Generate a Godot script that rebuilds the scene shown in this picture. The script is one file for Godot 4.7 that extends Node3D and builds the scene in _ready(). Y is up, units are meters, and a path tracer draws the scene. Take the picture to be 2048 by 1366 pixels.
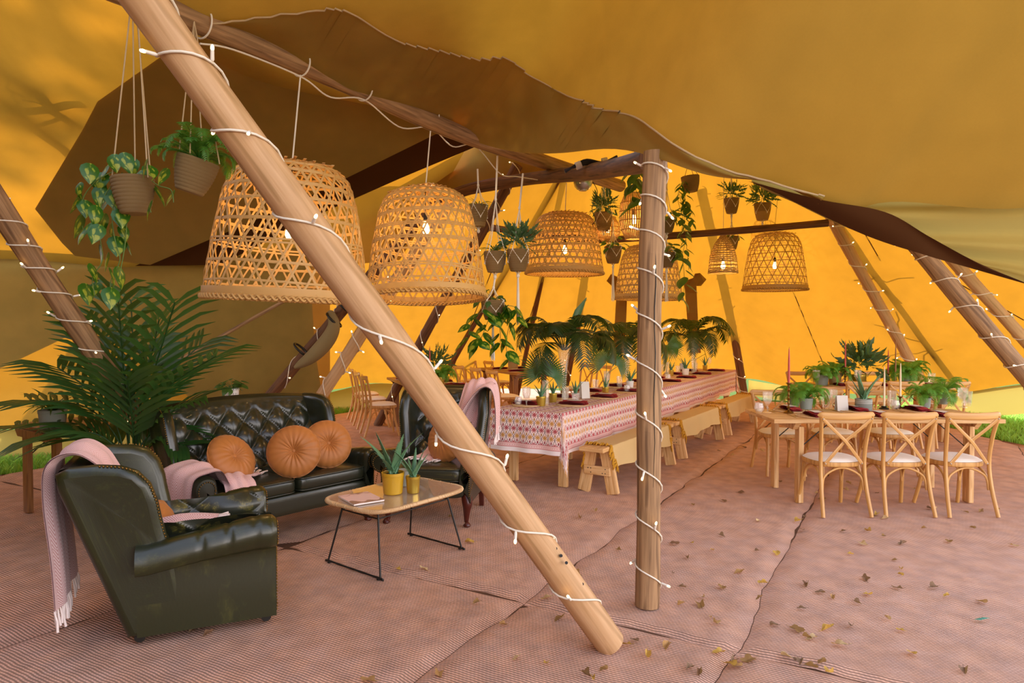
extends Node3D
# A pair of joined canvas tipis set for a party, built from mesh code only.

class MB:   # mesh builder: collects triangles with normals and uvs, under a current transform t
	var v := PackedVector3Array()
	var n := PackedVector3Array()
	var uv := PackedVector2Array()
	var ix := PackedInt32Array()
	var t := Transform3D.IDENTITY
	func at(x: Transform3D) -> MB:
		t = x
		return self
	func face(p: Array, uvs: Array = []) -> void:   # flat polygon, counter-clockwise seen from outside
		var a: Vector3 = p[0]
		var b: Vector3 = p[1]
		var c: Vector3 = p[2]
		var nn: Vector3 = (t.basis * (b - a).cross(c - a)).normalized()
		var base := v.size()
		for i in p.size():
			v.append(t * (p[i] as Vector3))
			n.append(nn)
			uv.append(uvs[i] if uvs.size() else Vector2.ZERO)
		for i in range(1, p.size() - 1):
			ix.append_array([base, base + i + 1, base + i])
	func box(c: Vector3, s: Vector3, b := 0.004, bs := Basis.IDENTITY) -> void:
		var old := t
		t = t * Transform3D(bs, c)
		var h := s / 2.0
		b = minf(b, minf(h.x, minf(h.y, h.z)) * 0.9)
		var long := 0
		if s.y >= s.x and s.y >= s.z: long = 1
		elif s.z >= s.x: long = 2
		var off := Vector2(c.x * 3.7 + c.z * 1.3, c.y * 2.1 + c.x * 5.3)
		for k in 3:
			var i := (k + 1) % 3
			var j := (k + 2) % 3
			for sg in [-1.0, 1.0]:
				var pts := []
				var us := []
				for q in [[-1, -1], [1, -1], [1, 1], [-1, 1]]:
					var p := Vector3.ZERO
					p[k] = sg * h[k]
					p[i] = q[0] * (h[i] - b)
					p[j] = q[1] * (h[j] - b)
					pts.append(p)
					us.append(off + (Vector2(p[i], p[j]) if j == long or (i != long and j > i) else Vector2(p[j], p[i])))
				if sg < 0:
					pts.reverse()
					us.reverse()
				face(pts, us)
		if b > 0.0:
			for k in 3:
				var i := (k + 1) % 3
				var j := (k + 2) % 3
				for si in [-1.0, 1.0]:
					for sj in [-1.0, 1.0]:
						var pts := []
						var us := []
						for q in [[0, -1], [0, 1], [1, 1], [1, -1]]:
							var p := Vector3.ZERO
							p[k] = q[1] * (h[k] - b)
							p[i] = si * (h[i] if q[0] == 0 else h[i] - b)
							p[j] = sj * (h[j] - b if q[0] == 0 else h[j])
							pts.append(p)
							us.append(off + (Vector2(p[i], p[k]) if k == long else Vector2(p[k], p[i] + p[j])))
						if si * sj > 0:
							pts.reverse()
							us.reverse()
						face(pts, us)
			for sx in [-1.0, 1.0]:
				for sy in [-1.0, 1.0]:
					for sz in [-1.0, 1.0]:
						var g := Vector3(sx, sy, sz)
						var pts := [Vector3(h.x, h.y - b, h.z - b) * g, Vector3(h.x - b, h.y, h.z - b) * g, Vector3(h.x - b, h.y - b, h.z) * g]
						if sx * sy * sz < 0: pts.reverse()
						face(pts, [off, off, off])
		t = old
	func bar(a: Vector3, b: Vector3, w: float, d: float, side := Vector3.RIGHT, bev := 0.003) -> void:   # a board from a to b, w wide along side, d deep
		var y := (b - a).normalized()
		var z := side.cross(y).normalized()
		var x := y.cross(z).normalized()
		box((a + b) / 2.0, Vector3(w, a.distance_to(b), d), bev, Basis(x, y, z))
	func grid(nu: int, nv: int, f: Callable, wrap := false, uvs := Vector2.ONE, flip := false) -> void:   # f(u, v) -> point, u and v from 0 to 1
		var p := PackedVector3Array()
		for j in nv + 1:
			for i in nu + 1:
				p.append(f.call(float(i) / nu, float(j) / nv))
		surf(p, nu, nv, wrap, uvs, flip)
	func surf(p: PackedVector3Array, nu: int, nv: int, wrap := false, uvs := Vector2.ONE, flip := false) -> void:
		var base := v.size()
		var w := nu + 1
		for j in nv + 1:
			for i in w:
				var i0 := (nu - 1 if wrap else 0) if i == 0 else i - 1
				var i1 := (1 if wrap else nu) if i == nu else i + 1
				var du := p[j * w + i1] - p[j * w + i0]
				var dv := p[mini(j + 1, nv) * w + i] - p[maxi(j - 1, 0) * w + i]
				if du.length_squared() < 1e-14:
					var jj := 1 if j == 0 else nv - 1
					du = p[jj * w + i1] - p[jj * w + i0]
				var nn := du.cross(dv)
				if flip: nn = -nn
				v.append(t * p[j * w + i])
				n.append((t.basis * nn).normalized())
				uv.append(Vector2(float(i) / nu, float(j) / nv) * uvs)
		for j in nv:
			for i in nu:
				var a := base + j * w + i
				if flip: ix.append_array([a, a + w + 1, a + w, a, a + 1, a + w + 1])
				else: ix.append_array([a, a + w, a + w + 1, a, a + w + 1, a + 1])
	func tube(pts: Array, r, sides := 8, caps := true, closed := false) -> void:   # r: a number or one per point
		var np := pts.size()
		var rings := PackedVector3Array()
		var lens := [0.0]
		var A := Vector3.ZERO
		for k in np:
			var tan: Vector3
			if closed: tan = pts[(k + 1) % (np - 1) if k == np - 1 else k + 1] - pts[np - 2 if k == 0 else k - 1]
			else: tan = pts[mini(k + 1, np - 1)] - pts[maxi(k - 1, 0)]
			tan = tan.normalized()
			if k == 0:
				A = tan.cross(Vector3.UP if absf(tan.y) < 0.9 else Vector3.RIGHT).normalized()
			else:
				A = (A - tan * A.dot(tan)).normalized()
				lens.append(lens[k - 1] + (pts[k] as Vector3).distance_to(pts[k - 1]))
			var B := tan.cross(A)
			var rad: float = r if r is float else r[k]
			for i in sides + 1:
				var q := TAU * i / sides
				rings.append(pts[k] + (A * cos(q) + B * sin(q)) * rad)
		var base := v.size()
		surf(rings, sides, np - 1, true)
		var r0: float = r if r is float else r[0]
		for k in np:
			for i in sides + 1:
				uv[base + k * (sides + 1) + i] = Vector2(float(i) / sides * TAU * r0, lens[k])
		if caps:
			for e in [0, np - 1]:
				var pp := []
				var uu := []
				for i in sides:
					pp.append(rings[e * (sides + 1) + i])
					uu.append(Vector2(cos(TAU * i / sides), sin(TAU * i / sides)) * r0)
				if e == 0:
					pp.reverse()
					uu.reverse()
				face(pp, uu)
	func lathe(prof: Array, sides := 16, uvs := Vector2.ONE) -> void:   # prof: Vector2(radius, y), outside from bottom to top
		var seg := []
		var cur := [prof[0]]
		for k in range(1, prof.size()):
			cur.append(prof[k])
			if k < prof.size() - 1:
				var a: Vector2 = (prof[k] - prof[k - 1]).normalized()
				var b: Vector2 = (prof[k + 1] - prof[k]).normalized()
				if a.dot(b) < 0.75:
					seg.append(cur)
					cur = [prof[k]]
		seg.append(cur)
		for s in seg:
			var p := PackedVector3Array()
			for q in s:
				for i in sides + 1:
					var a := TAU * i / sides
					p.append(Vector3(q.x * cos(a), q.y, -q.x * sin(a)))
			surf(p, sides, s.size() - 1, true, uvs)
	func ball(c: Vector3, r: Vector3, su := 10, sv := 6) -> void:
		grid(su, sv, func(a, b):
			var th: float = PI * (b - 0.5)
			return c + Vector3(cos(TAU * a) * cos(th), sin(th), -sin(TAU * a) * cos(th)) * r, true)
	func prism(poly: PackedVector2Array, d: float) -> void:   # polygon in xy, counter-clockwise, thick along z
		var tri := Geometry2D.triangulate_polygon(poly)
		for sg in [1.0, -1.0]:
			for k in range(0, tri.size(), 3):
				var a := poly[tri[k]]
				var b := poly[tri[k + 1]]
				var c := poly[tri[k + 2]]
				var ccw := (b - a).cross(c - a) > 0
				var pp := [Vector3(a.x, a.y, sg * d / 2), Vector3(b.x, b.y, sg * d / 2), Vector3(c.x, c.y, sg * d / 2)]
				var uu := [a, b, c]
				if ccw != (sg > 0):
					pp.reverse()
					uu.reverse()
				face(pp, uu)
		for k in poly.size():
			var a := poly[k]
			var b := poly[(k + 1) % poly.size()]
			face([Vector3(a.x, a.y, -d / 2), Vector3(b.x, b.y, -d / 2), Vector3(b.x, b.y, d / 2), Vector3(a.x, a.y, d / 2)], [a, b, b, a])
	func blade(pts: Array, ws: Array, side: Vector3, fold := 0.0, up := Vector3.UP) -> void:   # a leaf: midrib pts, half-widths, folded down at its midrib
		var p := PackedVector3Array()
		for k in pts.size():
			var tan: Vector3 = (pts[mini(k + 1, pts.size() - 1)] - pts[maxi(k - 1, 0)]).normalized()
			var sd := (side - tan * side.dot(tan)).normalized()
			var nr := sd.cross(tan)
			if nr.dot(up) < 0: nr = -nr
			var w: float = ws[k]
			p.append(pts[k] - sd * w - nr * w * fold)
			p.append(pts[k])
			p.append(pts[k] + sd * w - nr * w * fold)
		surf(p, 2, pts.size() - 1)
	func mesh() -> ArrayMesh:
		var a := []
		a.resize(Mesh.ARRAY_MAX)
		a[Mesh.ARRAY_VERTEX] = v
		a[Mesh.ARRAY_NORMAL] = n
		a[Mesh.ARRAY_TEX_UV] = uv
		a[Mesh.ARRAY_INDEX] = ix
		var m := ArrayMesh.new()
		m.add_surface_from_arrays(Mesh.PRIMITIVE_TRIANGLES, a)
		return m

const F := 1365.0
const CAMY := 1.6
const PITCH := -0.02417
var names := {}
var rng := RandomNumberGenerator.new()
var M := {}

func ray(px: float, py: float) -> Vector3:
	return Basis(Vector3.RIGHT, PITCH) * Vector3((px - 1024.0) / F, (683.0 - py) / F, -1.0)
func D(px: float, py: float, d: float) -> Vector3:   # the place that far in front of the camera
	var r := ray(px, py)
	return Vector3(0, CAMY, 0) + r * (d / -r.z)
func G(px: float, py: float, y := 0.0) -> Vector3:   # the place on a level plane
	var r := ray(px, py)
	return Vector3(0, CAMY, 0) + r * ((y - CAMY) / r.y)
func numbered(s: String) -> String:
	if not names.has(s):
		names[s] = 0
		return s
	names[s] += 1
	return "%s_%03d" % [s, names[s]]
func obj(called: String, m, mat: Material, parent: Node3D = self) -> MeshInstance3D:
	var o := MeshInstance3D.new()
	o.name = numbered(called) if parent == self else called
	o.mesh = m.mesh() if m is MB else m
	o.material_override = mat
	parent.add_child(o, true)
	return o
func tag(o: Node3D, label: String, category := "", group := "", kind := "") -> Node3D:
	o.set_meta("label", label)
	if category: o.set_meta("category", category)
	if group: o.set_meta("group", group)
	if kind: o.set_meta("kind", kind)
	return o
func thing(called: String, label: String, category: String, at := Vector3.ZERO, turn := 0.0, group := "") -> Node3D:
	var o := Node3D.new()
	o.name = numbered(called)
	add_child(o, true)
	o.position = at
	o.rotation.y = turn
	return tag(o, label, category, group)
func dup(src: Node3D, label: String, at: Vector3, turn := 0.0, group := "") -> Node3D:
	var o: Node3D = src.duplicate()
	o.name = numbered(String(src.name).rstrip("0123456789").trim_suffix("_"))
	add_child(o, true)
	o.position = at
	o.rotation.y = turn
	o.set_meta("label", label)
	if group: o.set_meta("group", group)
	return o
func struct(called: String, m, mat: Material, label := "", parent: Node3D = self) -> MeshInstance3D:
	var o := obj(called, m, mat, parent)
	o.set_meta("kind", "structure")
	if label: o.set_meta("label", label)
	return o
func R(a: float, b: float) -> float: return rng.randf_range(a, b)
func nth(k: int) -> String: return ["first", "second", "third", "fourth", "fifth", "sixth", "seventh", "eighth", "ninth", "tenth", "eleventh", "twelfth"][k]
func crom(p: Array, t: float) -> Vector3:   # Catmull-Rom through points, t from 0 to 1
	var m := p.size() - 1
	var x := clampf(t, 0, 1) * m
	var i := mini(int(x), m - 1)
	var a: Vector3 = p[maxi(i - 1, 0)]
	var b: Vector3 = p[i]
	var c: Vector3 = p[i + 1]
	var d: Vector3 = p[mini(i + 2, m)]
	return b.cubic_interpolate(c, a, d, x - i)
func curve(p: Array, k: int) -> Array:
	var o := []
	for i in k + 1: o.append(crom(p, float(i) / k))
	return o
func sheet_mesh(rows: Array, nu: int, nv: int, uvs: Vector2, bump = null) -> MB:   # rows: arrays of points, all of one length
	var m := MB.new()
	var done := []
	for r in rows: done.append(curve(r, nu))
	m.grid(nu, nv, func(u, v):
		var col := []
		for r in done: col.append(r[int(round(u * nu))])
		var p := crom(col, v)
		if bump != null: p += bump.call(u, v) as Vector3
		return p, false, uvs)
	return m

# ---- textures
func nimg(w: int, h: int, fr: float, sd: int, oct := 3, type := FastNoiseLite.TYPE_SIMPLEX_SMOOTH) -> Image:
	var f := FastNoiseLite.new()
	f.seed = sd
	f.frequency = fr
	f.noise_type = type
	f.fractal_octaves = oct
	var im := f.get_seamless_image(w, h)
	im.convert(Image.FORMAT_L8)
	return im
func stretch(w: int, h: int, w0: int, h0: int, fr: float, sd: int, oct := 3) -> Image:
	var im := nimg(w0, h0, fr, sd, oct)
	im.resize(w, h, Image.INTERPOLATE_CUBIC)
	return im
func paint(w: int, h: int, f: Callable) -> ImageTexture:
	var im := Image.create(w, h, false, Image.FORMAT_RGB8)
	for y in h:
		for x in w: im.set_pixel(x, y, f.call(x, y))
	return ImageTexture.create_from_image(im)
func gray(im: Image) -> ImageTexture:
	im.convert(Image.FORMAT_RGB8)
	return ImageTexture.create_from_image(im)
func hexc(s: String) -> Color: return Color.html(s)
func lin(r: float, g: float, b: float) -> Color: return Color(r, g, b).linear_to_srgb()
func mat(col: Color, rough := 0.7, o := {}) -> StandardMaterial3D:
	var m := StandardMaterial3D.new()
	m.albedo_color = col
	m.roughness = rough
	m.cull_mode = BaseMaterial3D.CULL_DISABLED
	for k in o: m.set(k, o[k])
	if o.has("backlight"): m.backlight_enabled = true
	if o.has("heightmap_texture"): m.heightmap_enabled = true
	if o.has("normal_texture"): m.normal_enabled = true
	if o.has("emission"): m.emission_enabled = true
	if o.has("rim"): m.rim_enabled = true
	if o.has("clearcoat"): m.clearcoat_enabled = true
	return m

func _ready() -> void:
	rng.seed = 7
	# camera
	var cam := Camera3D.new()
	cam.name = "camera"
	cam.position = Vector3(0, CAMY, 0)
	cam.rotation = Vector3(PITCH, 0, 0)
	cam.fov = rad_to_deg(2.0 * atan(683.0 / F))
	cam.near = 0.05
	cam.far = 300.0
	add_child(cam)
	cam.current = true
	# sky and exposure
	var sky := ProceduralSkyMaterial.new()
	sky.sky_top_color = Color(0.44, 0.47, 0.54)
	sky.sky_horizon_color = Color(1.0, 0.95, 0.92)
	sky.ground_horizon_color = Color(0.5, 0.55, 0.42)
	sky.ground_bottom_color = Color(0.22, 0.27, 0.13)
	sky.sky_energy_multiplier = 2.7
	sky.ground_energy_multiplier = 1.0
	sky.sun_angle_max = 1.0
	var env := Environment.new()
	env.background_mode = Environment.BG_SKY
	env.sky = Sky.new()
	env.sky.sky_material = sky
	env.tonemap_mode = Environment.TONE_MAPPER_LINEAR
	env.tonemap_exposure = 0.88
	env.sdfgi_enabled = true
	env.ssao_enabled = true
	env.ssil_enabled = true
	var we := WorldEnvironment.new()
	we.name = "environment"
	we.environment = env
	add_child(we)
	# sun, behind the far wall and a little to the right
	var sun := DirectionalLight3D.new()
	sun.name = "sun"
	sun.light_color = Color(1.0, 0.95, 0.86)
	sun.light_energy = 3.1
	sun.light_angular_distance = 0.6
	sun.shadow_enabled = true
	sun.sky_mode = DirectionalLight3D.SKY_MODE_LIGHT_ONLY
	add_child(sun)
	sun.look_at_from_position(Vector3(0.22, 0.50, -0.84) * 20.0, Vector3.ZERO)
	materials()
	tent()
	floor_mats()
	poles()
	furniture()
	tables()
	baskets()
	plants()
	small_things()

func materials() -> void:
	var weave := nimg(256, 256, 0.35, 3, 2)
	var soft := nimg(256, 256, 0.012, 5, 4)
	M.canvas = mat(Color.WHITE, 0.95, {"albedo_texture": paint(256, 256, func(x, y):
		var k: float = 0.90 + 0.07 * (weave.get_pixel(x, y).r - 0.5) + 0.16 * (soft.get_pixel(x, y).r - 0.5)
		return lin(0.465 * k, 0.352 * k, 0.088 * k)), "backlight": lin(1.0, 0.56, 0.15), "uv1_scale": Vector3(1, 1, 1), "metallic_specular": 0.15, "uv1_triplanar": true, "uv1_world_triplanar": true})
	M.gutter = mat(lin(0.075, 0.028, 0.008), 0.8, {"metallic_specular": 0.2})
	M.skirt = mat(lin(0.34, 0.25, 0.07), 0.9, {"backlight": lin(0.42, 0.32, 0.08), "metallic_specular": 0.15})
	# wood
	var g1 := stretch(256, 512, 256, 24, 0.06, 11, 4)
	var g2 := stretch(256, 512, 256, 64, 0.02, 12, 3)
	var wood := func(a: Color, b: Color, c: Color) -> ImageTexture:
		return paint(256, 512, func(x, y):
			var k: float = g1.get_pixel(x, y).r
			var q: float = g2.get_pixel(x, y).r
			var col := a.lerp(b, clampf(k * 1.5 - 0.25, 0, 1))
			return col.lerp(c, clampf((q - 0.62) * 2.4, 0, 0.8)))
	var wb := gray(g1.duplicate())
	var us := {"uv1_scale": Vector3(2.4, 1.0, 1), "heightmap_texture": wb, "heightmap_scale": 0.08}
	M.pole = mat(Color.WHITE, 0.6, {"albedo_texture": wood.call(hexc("bd9262"), hexc("cba275"), hexc("a07a4c"))}.merged(us))
	M.oldpole = mat(Color.WHITE, 0.7, {"albedo_texture": wood.call(hexc("8a6844"), hexc("b08a60"), hexc("5e4228"))}.merged(us))
	M.darkpole = mat(Color.WHITE, 0.75, {"albedo_texture": wood.call(hexc("5d3a22"), hexc("7c5230"), hexc("3c2414"))}.merged(us))
	M.pine = mat(Color.WHITE, 0.55, {"albedo_texture": wood.call(hexc("cf9d5f"), hexc("e6c08a"), hexc("b07a40"))}.merged(us))
	M.chairwood = mat(Color.WHITE, 0.4, {"albedo_texture": wood.call(hexc("c48e4a"), hexc("d9a964"), hexc("b07a3c"))}.merged({"uv1_scale": Vector3(3, 1, 1)}))
	M.brownwood = mat(Color.WHITE, 0.5, {"albedo_texture": wood.call(hexc("8f5f30"), hexc("aa7842"), hexc("6e4420"))}.merged({"uv1_scale": Vector3(2.4, 1, 1)}))
	M.mahogany = mat(hexc("4a1a10"), 0.3)
	M.black = mat(hexc("15130f"), 0.45)
	M.steel = mat(hexc("b8b4ac"), 0.3, {"metallic": 0.9})
	M.cord = mat(hexc("e6dcc8"), 0.8)
	M.rope = mat(hexc("bca27a"), 0.9)
	M.holder = mat(hexc("ece2d0"), 0.5)
	M.bulb = mat(hexc("fff0d0"), 0.4, {"emission": Color(1.0, 0.84, 0.55), "emission_energy_multiplier": 9.0})
	M.lampglow = mat(hexc("fff0d0"), 0.4, {"emission": Color(1.0, 0.86, 0.6), "emission_energy_multiplier": 14.0})
	M.rattan = mat(hexc("d9b584"), 0.5)
	M.glass = mat(Color(0.9, 0.95, 0.93, 0.08), 0.03, {"transparency": BaseMaterial3D.TRANSPARENCY_ALPHA})
	M.paper = mat(hexc("efe6dc"), 0.7)
	# coir floor matting: fine ribs
	var nz := nimg(512, 512, 0.006, 21, 4)
	var nf := nimg(512, 512, 0.5, 22, 1)
	var ribh := Image.create(512, 512, false, Image.FORMAT_RGB8)
	M.mat = mat(Color.WHITE, 0.95, {"albedo_texture": paint(512, 512, func(x, y):
		var wv := 1.3 * sin(TAU * x / 512.0 * 3.0) + 0.8 * sin(TAU * (x / 512.0 * 7.0 + 0.3))
		var rib := 0.5 + 0.5 * sin(TAU * ((y + wv) / 512.0 * 40.0))
		var tw := 0.5 + 0.5 * sin(TAU * (x / 512.0 * 32.0 + y / 512.0 * 20.0))
		var h := rib * (0.7 + 0.3 * tw)
		ribh.set_pixel(x, y, Color(h, h, h))
		var k: float = 0.40 + 0.86 * h
		k *= 0.86 + 0.3 * (nz.get_pixel(x, y).r) + 0.16 * (nf.get_pixel(x, y).r - 0.5)
		var c := Color(0.90, 0.53, 0.36).lerp(Color(0.80, 0.51, 0.39), nz.get_pixel((x + 200) % 512, y).r)
		return lin(c.r * k * 0.92, c.g * k * 0.92, c.b * k * 0.92)), "heightmap_texture": ImageTexture.create_from_image(ribh), "heightmap_scale": 0.5, "metallic_specular": 0.1})
	M.seam = mat(hexc("5a3a24"), 0.95)
	M.earth = mat(lin(0.09, 0.16, 0.03), 0.95, {"metallic_specular": 0.1})
	M.grass = mat(lin(0.13, 0.26, 0.03), 0.7, {"backlight": lin(0.5, 0.9, 0.15)})

# ---- the canvas of the joined tipis
var APEX := Vector3(1.9, 7.2, -9.0)

func tent() -> void:
	# the far wall, a cone lit through by the sun
	var foot := [D(300, 792, 12.4), D(480, 788, 13.0), D(666, 779, 13.5), D(750, 766, 13.9), D(900, 776, 14.6), D(1050, 777, 15.0), D(1200, 776, 15.3), D(1330, 776, 15.4), D(1487, 757, 15.2), D(1590, 776, 14.4), D(1750, 790, 13.4), D(1900, 787, 12.2), D(2045, 767, 11.0), D(2300, 740, 9.6)]
	var heads := [D(300, 520, 9.8), D(430, 470, 9.8), D(640, 395, 9.8), D(800, 330, 9.6), D(960, 300, 9.6)]
	var rows := []
	for j in 7:
		var row := []
		for i in foot.size():
			var t := j / 6.0
			var top: Vector3 = heads[i] if i < heads.size() else APEX
			var p: Vector3 = foot[i].lerp(top, t)
			p -= (APEX - p) * Vector3(1, 0, 1) * 0.0
			var inward := (Vector3(APEX.x, p.y, APEX.z) - p) * 0.10 * sin(PI * t)
			row.append(p + inward * (1.0 if i >= heads.size() else 0.3))
		rows.append(row)
	var wave := func(u, v): return Vector3(0, 0, 1) * (0.02 * sin(u * 60.0) * (1 - v) + 0.012 * sin(u * 23.0 + v * 9.0))
	var wm := sheet_mesh(rows, 130, 26, Vector2(20, 6), wave)
	wallpts = wm.v
	struct("wall_back", wm, M.canvas, "orange canvas wall of the far tipi glowing with sunlight")
	var near_wall := func(p): return wall_depth(p.x, p.y) - 0.07  # arrow topped canvas sheets set just in front of the wall
	panel("trim_8", [Vector2(1368, 562), Vector2(1386, 556), Vector2(1390, 547), Vector2(1400, 546), Vector2(1413, 559), Vector2(1402, 572), Vector2(1393, 572), Vector2(1396, 640), Vector2(1402, 706), Vector2(1380, 706)], near_wall, M.canvas, "arrow topped canvas panel on the far canvas wall")
	panel("trim_8", [Vector2(1213, 562), Vector2(1222, 548), Vector2(1238, 555), Vector2(1244, 580), Vector2(1254, 600), Vector2(1250, 706), Vector2(1226, 706), Vector2(1232, 600), Vector2(1228, 576)], near_wall, M.canvas, "arrow topped canvas panel left of its twin on the far wall")
	for q in [[1585, 580, 1664, 770], [1012, 470, 884, 792], [724, 640, 640, 778], [1700, 415, 1760, 520], [1905, 560, 2047, 640], [1120, 440, 1040, 700]]:
		var line := []
		for k in 17:
			var a: float = lerpf(q[0], q[2], k / 16.0)
			var b: float = lerpf(q[1], q[3], k / 16.0)
			line.append(D(a, b, wall_depth(a, b) - 0.03))
		var sm := MB.new()
		sm.tube(line, 0.008, 5)
		struct("trim_9", sm, M.darkpole, "thin stitched seam on the far canvas wall")
	# lacing poles and ropes lying on the outside of the canvas, seen as shadows
	for q in [[1672, 440, 1935, 800, 0.05], [1716, 520, 1800, 600, 0.012], [1708, 560, 1822, 545, 0.012], [1745, 640, 1860, 690, 0.012], [1740, 700, 1880, 690, 0.012], [1790, 620, 1800, 690, 0.012], [1850, 690, 1840, 760, 0.012], [1770, 720, 1890, 770, 0.012]]: outside(q, func(a, b): return wall_depth(a, b) + 0.14)
	# the near half of the far tipi's cone, above the valley between the tents
	var rim := [D(2300, 740, 9.6), Vector3(7.5, 2.6, -6.5), Vector3(4.2, 2.9, -4.9), Vector3(1.2, 3.1, -5.0), Vector3(-0.3, 3.75, -7.4), D(960, 300, 9.6)]
	rows = []
	for j in 5:
		var row := []
		for q in rim: row.append((q as Vector3).lerp(APEX, j / 4.0))
		rows.append(row)
	struct("ceiling", sheet_mesh(rows, 30, 12, Vector2(8, 4)), M.canvas, "upper canvas cone of the far tipi")
	# left tipi: outer sheet
	var left := [
		[D(-420, -420, 4.0), D(0, -420, 4.2), D(420, -420, 4.0), D(900, -60, 4.6)],
		[D(-420, -100, 5.0), D(0, -60, 5.4), D(400, -20, 5.2), D(940, 240, 6.9)],
		[D(-420, 250, 6.3), D(0, 250, 6.7), D(420, 270, 7.2), D(930, 300, 8.8)],
		[D(-420, 520, 7.6), D(0, 520, 8.0), D(420, 540, 8.8), D(800, 520, 9.6)]]
	var lm := sheet_mesh(left, 50, 40, Vector2(6, 6), func(u, v): return Vector3(0, 0.015 * sin(u * 17 + v * 8), 0.02 * sin(v * 21 + u * 6)))
	leftpts = lm.v
	struct("wall_left", lm, M.canvas, "orange canvas slope of the tipi on the left")
	for q in [[-60, 70, 250, 300, 0.05], [-60, 120, 170, 320, 0.05], [-60, 228, 185, 203, 0.04], [40, 145, 75, 230, 0.01], [-20, 150, 110, 205, 0.01], [95, 245, 150, 228, 0.02]]: outside(q, func(a, b): return wall_depth(a, b, leftpts) + 0.16)
	var far_left := [Vector3(-6.5, 0.3, -7.6), Vector3(-8.8, 0, -4.6), Vector3(-9.4, 0, -1.4), Vector3(-8.2, 0, 1.8), Vector3(-5.4, 0, 3.6), Vector3(-3.0, 0, 4.4), Vector3(-1.2, 0, 4.6), Vector3(0.8, 0, 4.4), Vector3(1.8, 0, 3.8)]  # last points carry the sheet behind the camera to block sky light
	rows = []
	for j in 5:
		var row := []
		for q in far_left: row.append((q as Vector3).lerp(Vector3(-4.3, 6.9, -1.6), j / 4.0))
		rows.append(row)
	struct("wall_left", sheet_mesh(rows, 30, 14, Vector2(8, 4)), M.canvas, "canvas of the left tipi round its outer side")
	for r in rows:  # unseen second sheet, added so this side lets less light through
		for k in r.size(): r[k] = r[k] * Vector3(0.985, 1, 0.985)
	struct("trim_7", sheet_mesh(rows, 30, 14, Vector2(8, 4)), M.canvas, "unseen second sheet added inside the left tipi to cut its light")
	# olive second layer inside it, under the long ridge pole
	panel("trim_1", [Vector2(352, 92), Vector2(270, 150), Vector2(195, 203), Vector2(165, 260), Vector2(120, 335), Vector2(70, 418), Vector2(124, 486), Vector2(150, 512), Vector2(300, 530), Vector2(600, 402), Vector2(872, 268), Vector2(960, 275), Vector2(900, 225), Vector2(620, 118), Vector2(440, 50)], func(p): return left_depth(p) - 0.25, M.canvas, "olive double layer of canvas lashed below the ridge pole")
	# dark gutter strip between the tents
	panel("trim_2", [Vector2(270, 532), Vector2(440, 530), Vector2(640, 428), Vector2(800, 357), Vector2(955, 292), Vector2(872, 262), Vector2(600, 388), Vector2(440, 452)], func(p): return left_depth(p) + 0.06, M.gutter, "dark brown rain gutter strip between the tents")
	# shaded panel beyond the gutter
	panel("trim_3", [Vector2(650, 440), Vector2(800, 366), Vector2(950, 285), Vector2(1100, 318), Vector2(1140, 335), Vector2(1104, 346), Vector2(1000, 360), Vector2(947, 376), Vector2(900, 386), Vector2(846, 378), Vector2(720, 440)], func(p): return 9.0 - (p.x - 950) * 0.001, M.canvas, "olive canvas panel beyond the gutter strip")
	# sunlit lower wall at left, with the olive layer hung in front of it
	var low := [
		[D(-420, 400, 8.2), D(0, 440, 8.6), D(330, 470, 9.0), D(660, 470, 9.6)],
		[D(-420, 640, 8.2), D(0, 660, 8.6), D(330, 660, 9.1), D(660, 640, 9.9)],
		[D(-420, 820, 8.0), D(0, 858, 8.3), D(330, 835, 9.2), D(660, 800, 10.4)]]
	struct("wall_left", sheet_mesh(low, 40, 24, Vector2(5, 3)), M.canvas, "bright yellow canvas foot of the left wall")
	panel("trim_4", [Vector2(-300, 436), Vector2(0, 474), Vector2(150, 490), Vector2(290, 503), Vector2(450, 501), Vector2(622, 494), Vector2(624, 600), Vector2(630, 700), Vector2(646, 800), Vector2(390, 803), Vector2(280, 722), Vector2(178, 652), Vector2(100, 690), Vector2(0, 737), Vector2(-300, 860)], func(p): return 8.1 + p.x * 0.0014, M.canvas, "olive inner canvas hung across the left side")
	# yellow skirt flaps along the ground
	skirt([D(-300, 850, 8.3), D(0, 860, 8.2), D(190, 845, 8.5), D(420, 825, 9.2)], 0.5, 0.25)
	skirt([D(640, 790, 12.6), D(750, 767, 13.2), D(850, 775, 13.8)], 0.62, 0.12)
	skirt([D(1497, 760, 15.1), D(1545, 768, 14.9), D(1640, 782, 14.2)], 0.32, 0.1)
	skirt([D(1860, 794, 12.5), D(1900, 789, 12.1), D(2045, 769, 10.9), D(2200, 755, 10.0)], 0.48, -0.55)
	# the near tipi's canopy over the camera
	var hp := func(x): return D(x, 0.0 + 22 + (x - 345) * 0.408, 1365.0 / (345.0 - 0.229 * (x - 345.0)))
	var top := Vector3(2.7, 6.4, 0.4)
	var edge := [hp.call(150), hp.call(345), hp.call(500), hp.call(700), D(945, 284, 6.5), D(1120, 304, 5.2), D(1308, 323, 3.87), D(1500, 362, 3.62), D(1660, 403, 3.5), D(1770, 414, 3.4), D(2048, 411, 3.2), D(2400, 395, 3.0)]
	rows = []
	for j in 7:
		var row := []
		for q in edge:
			var t := j / 6.0
			row.append((q as Vector3).lerp(top, t) + Vector3(0, -0.35, 0.1) * sin(PI * t))
		rows.append(row)
	var pleat := func(u, v): return Vector3(0, 0.03 * sin(u * 40.0) * exp(-v * 9.0) + 0.02 * sin(u * 15.0 + v * 7.0), 0)
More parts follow.
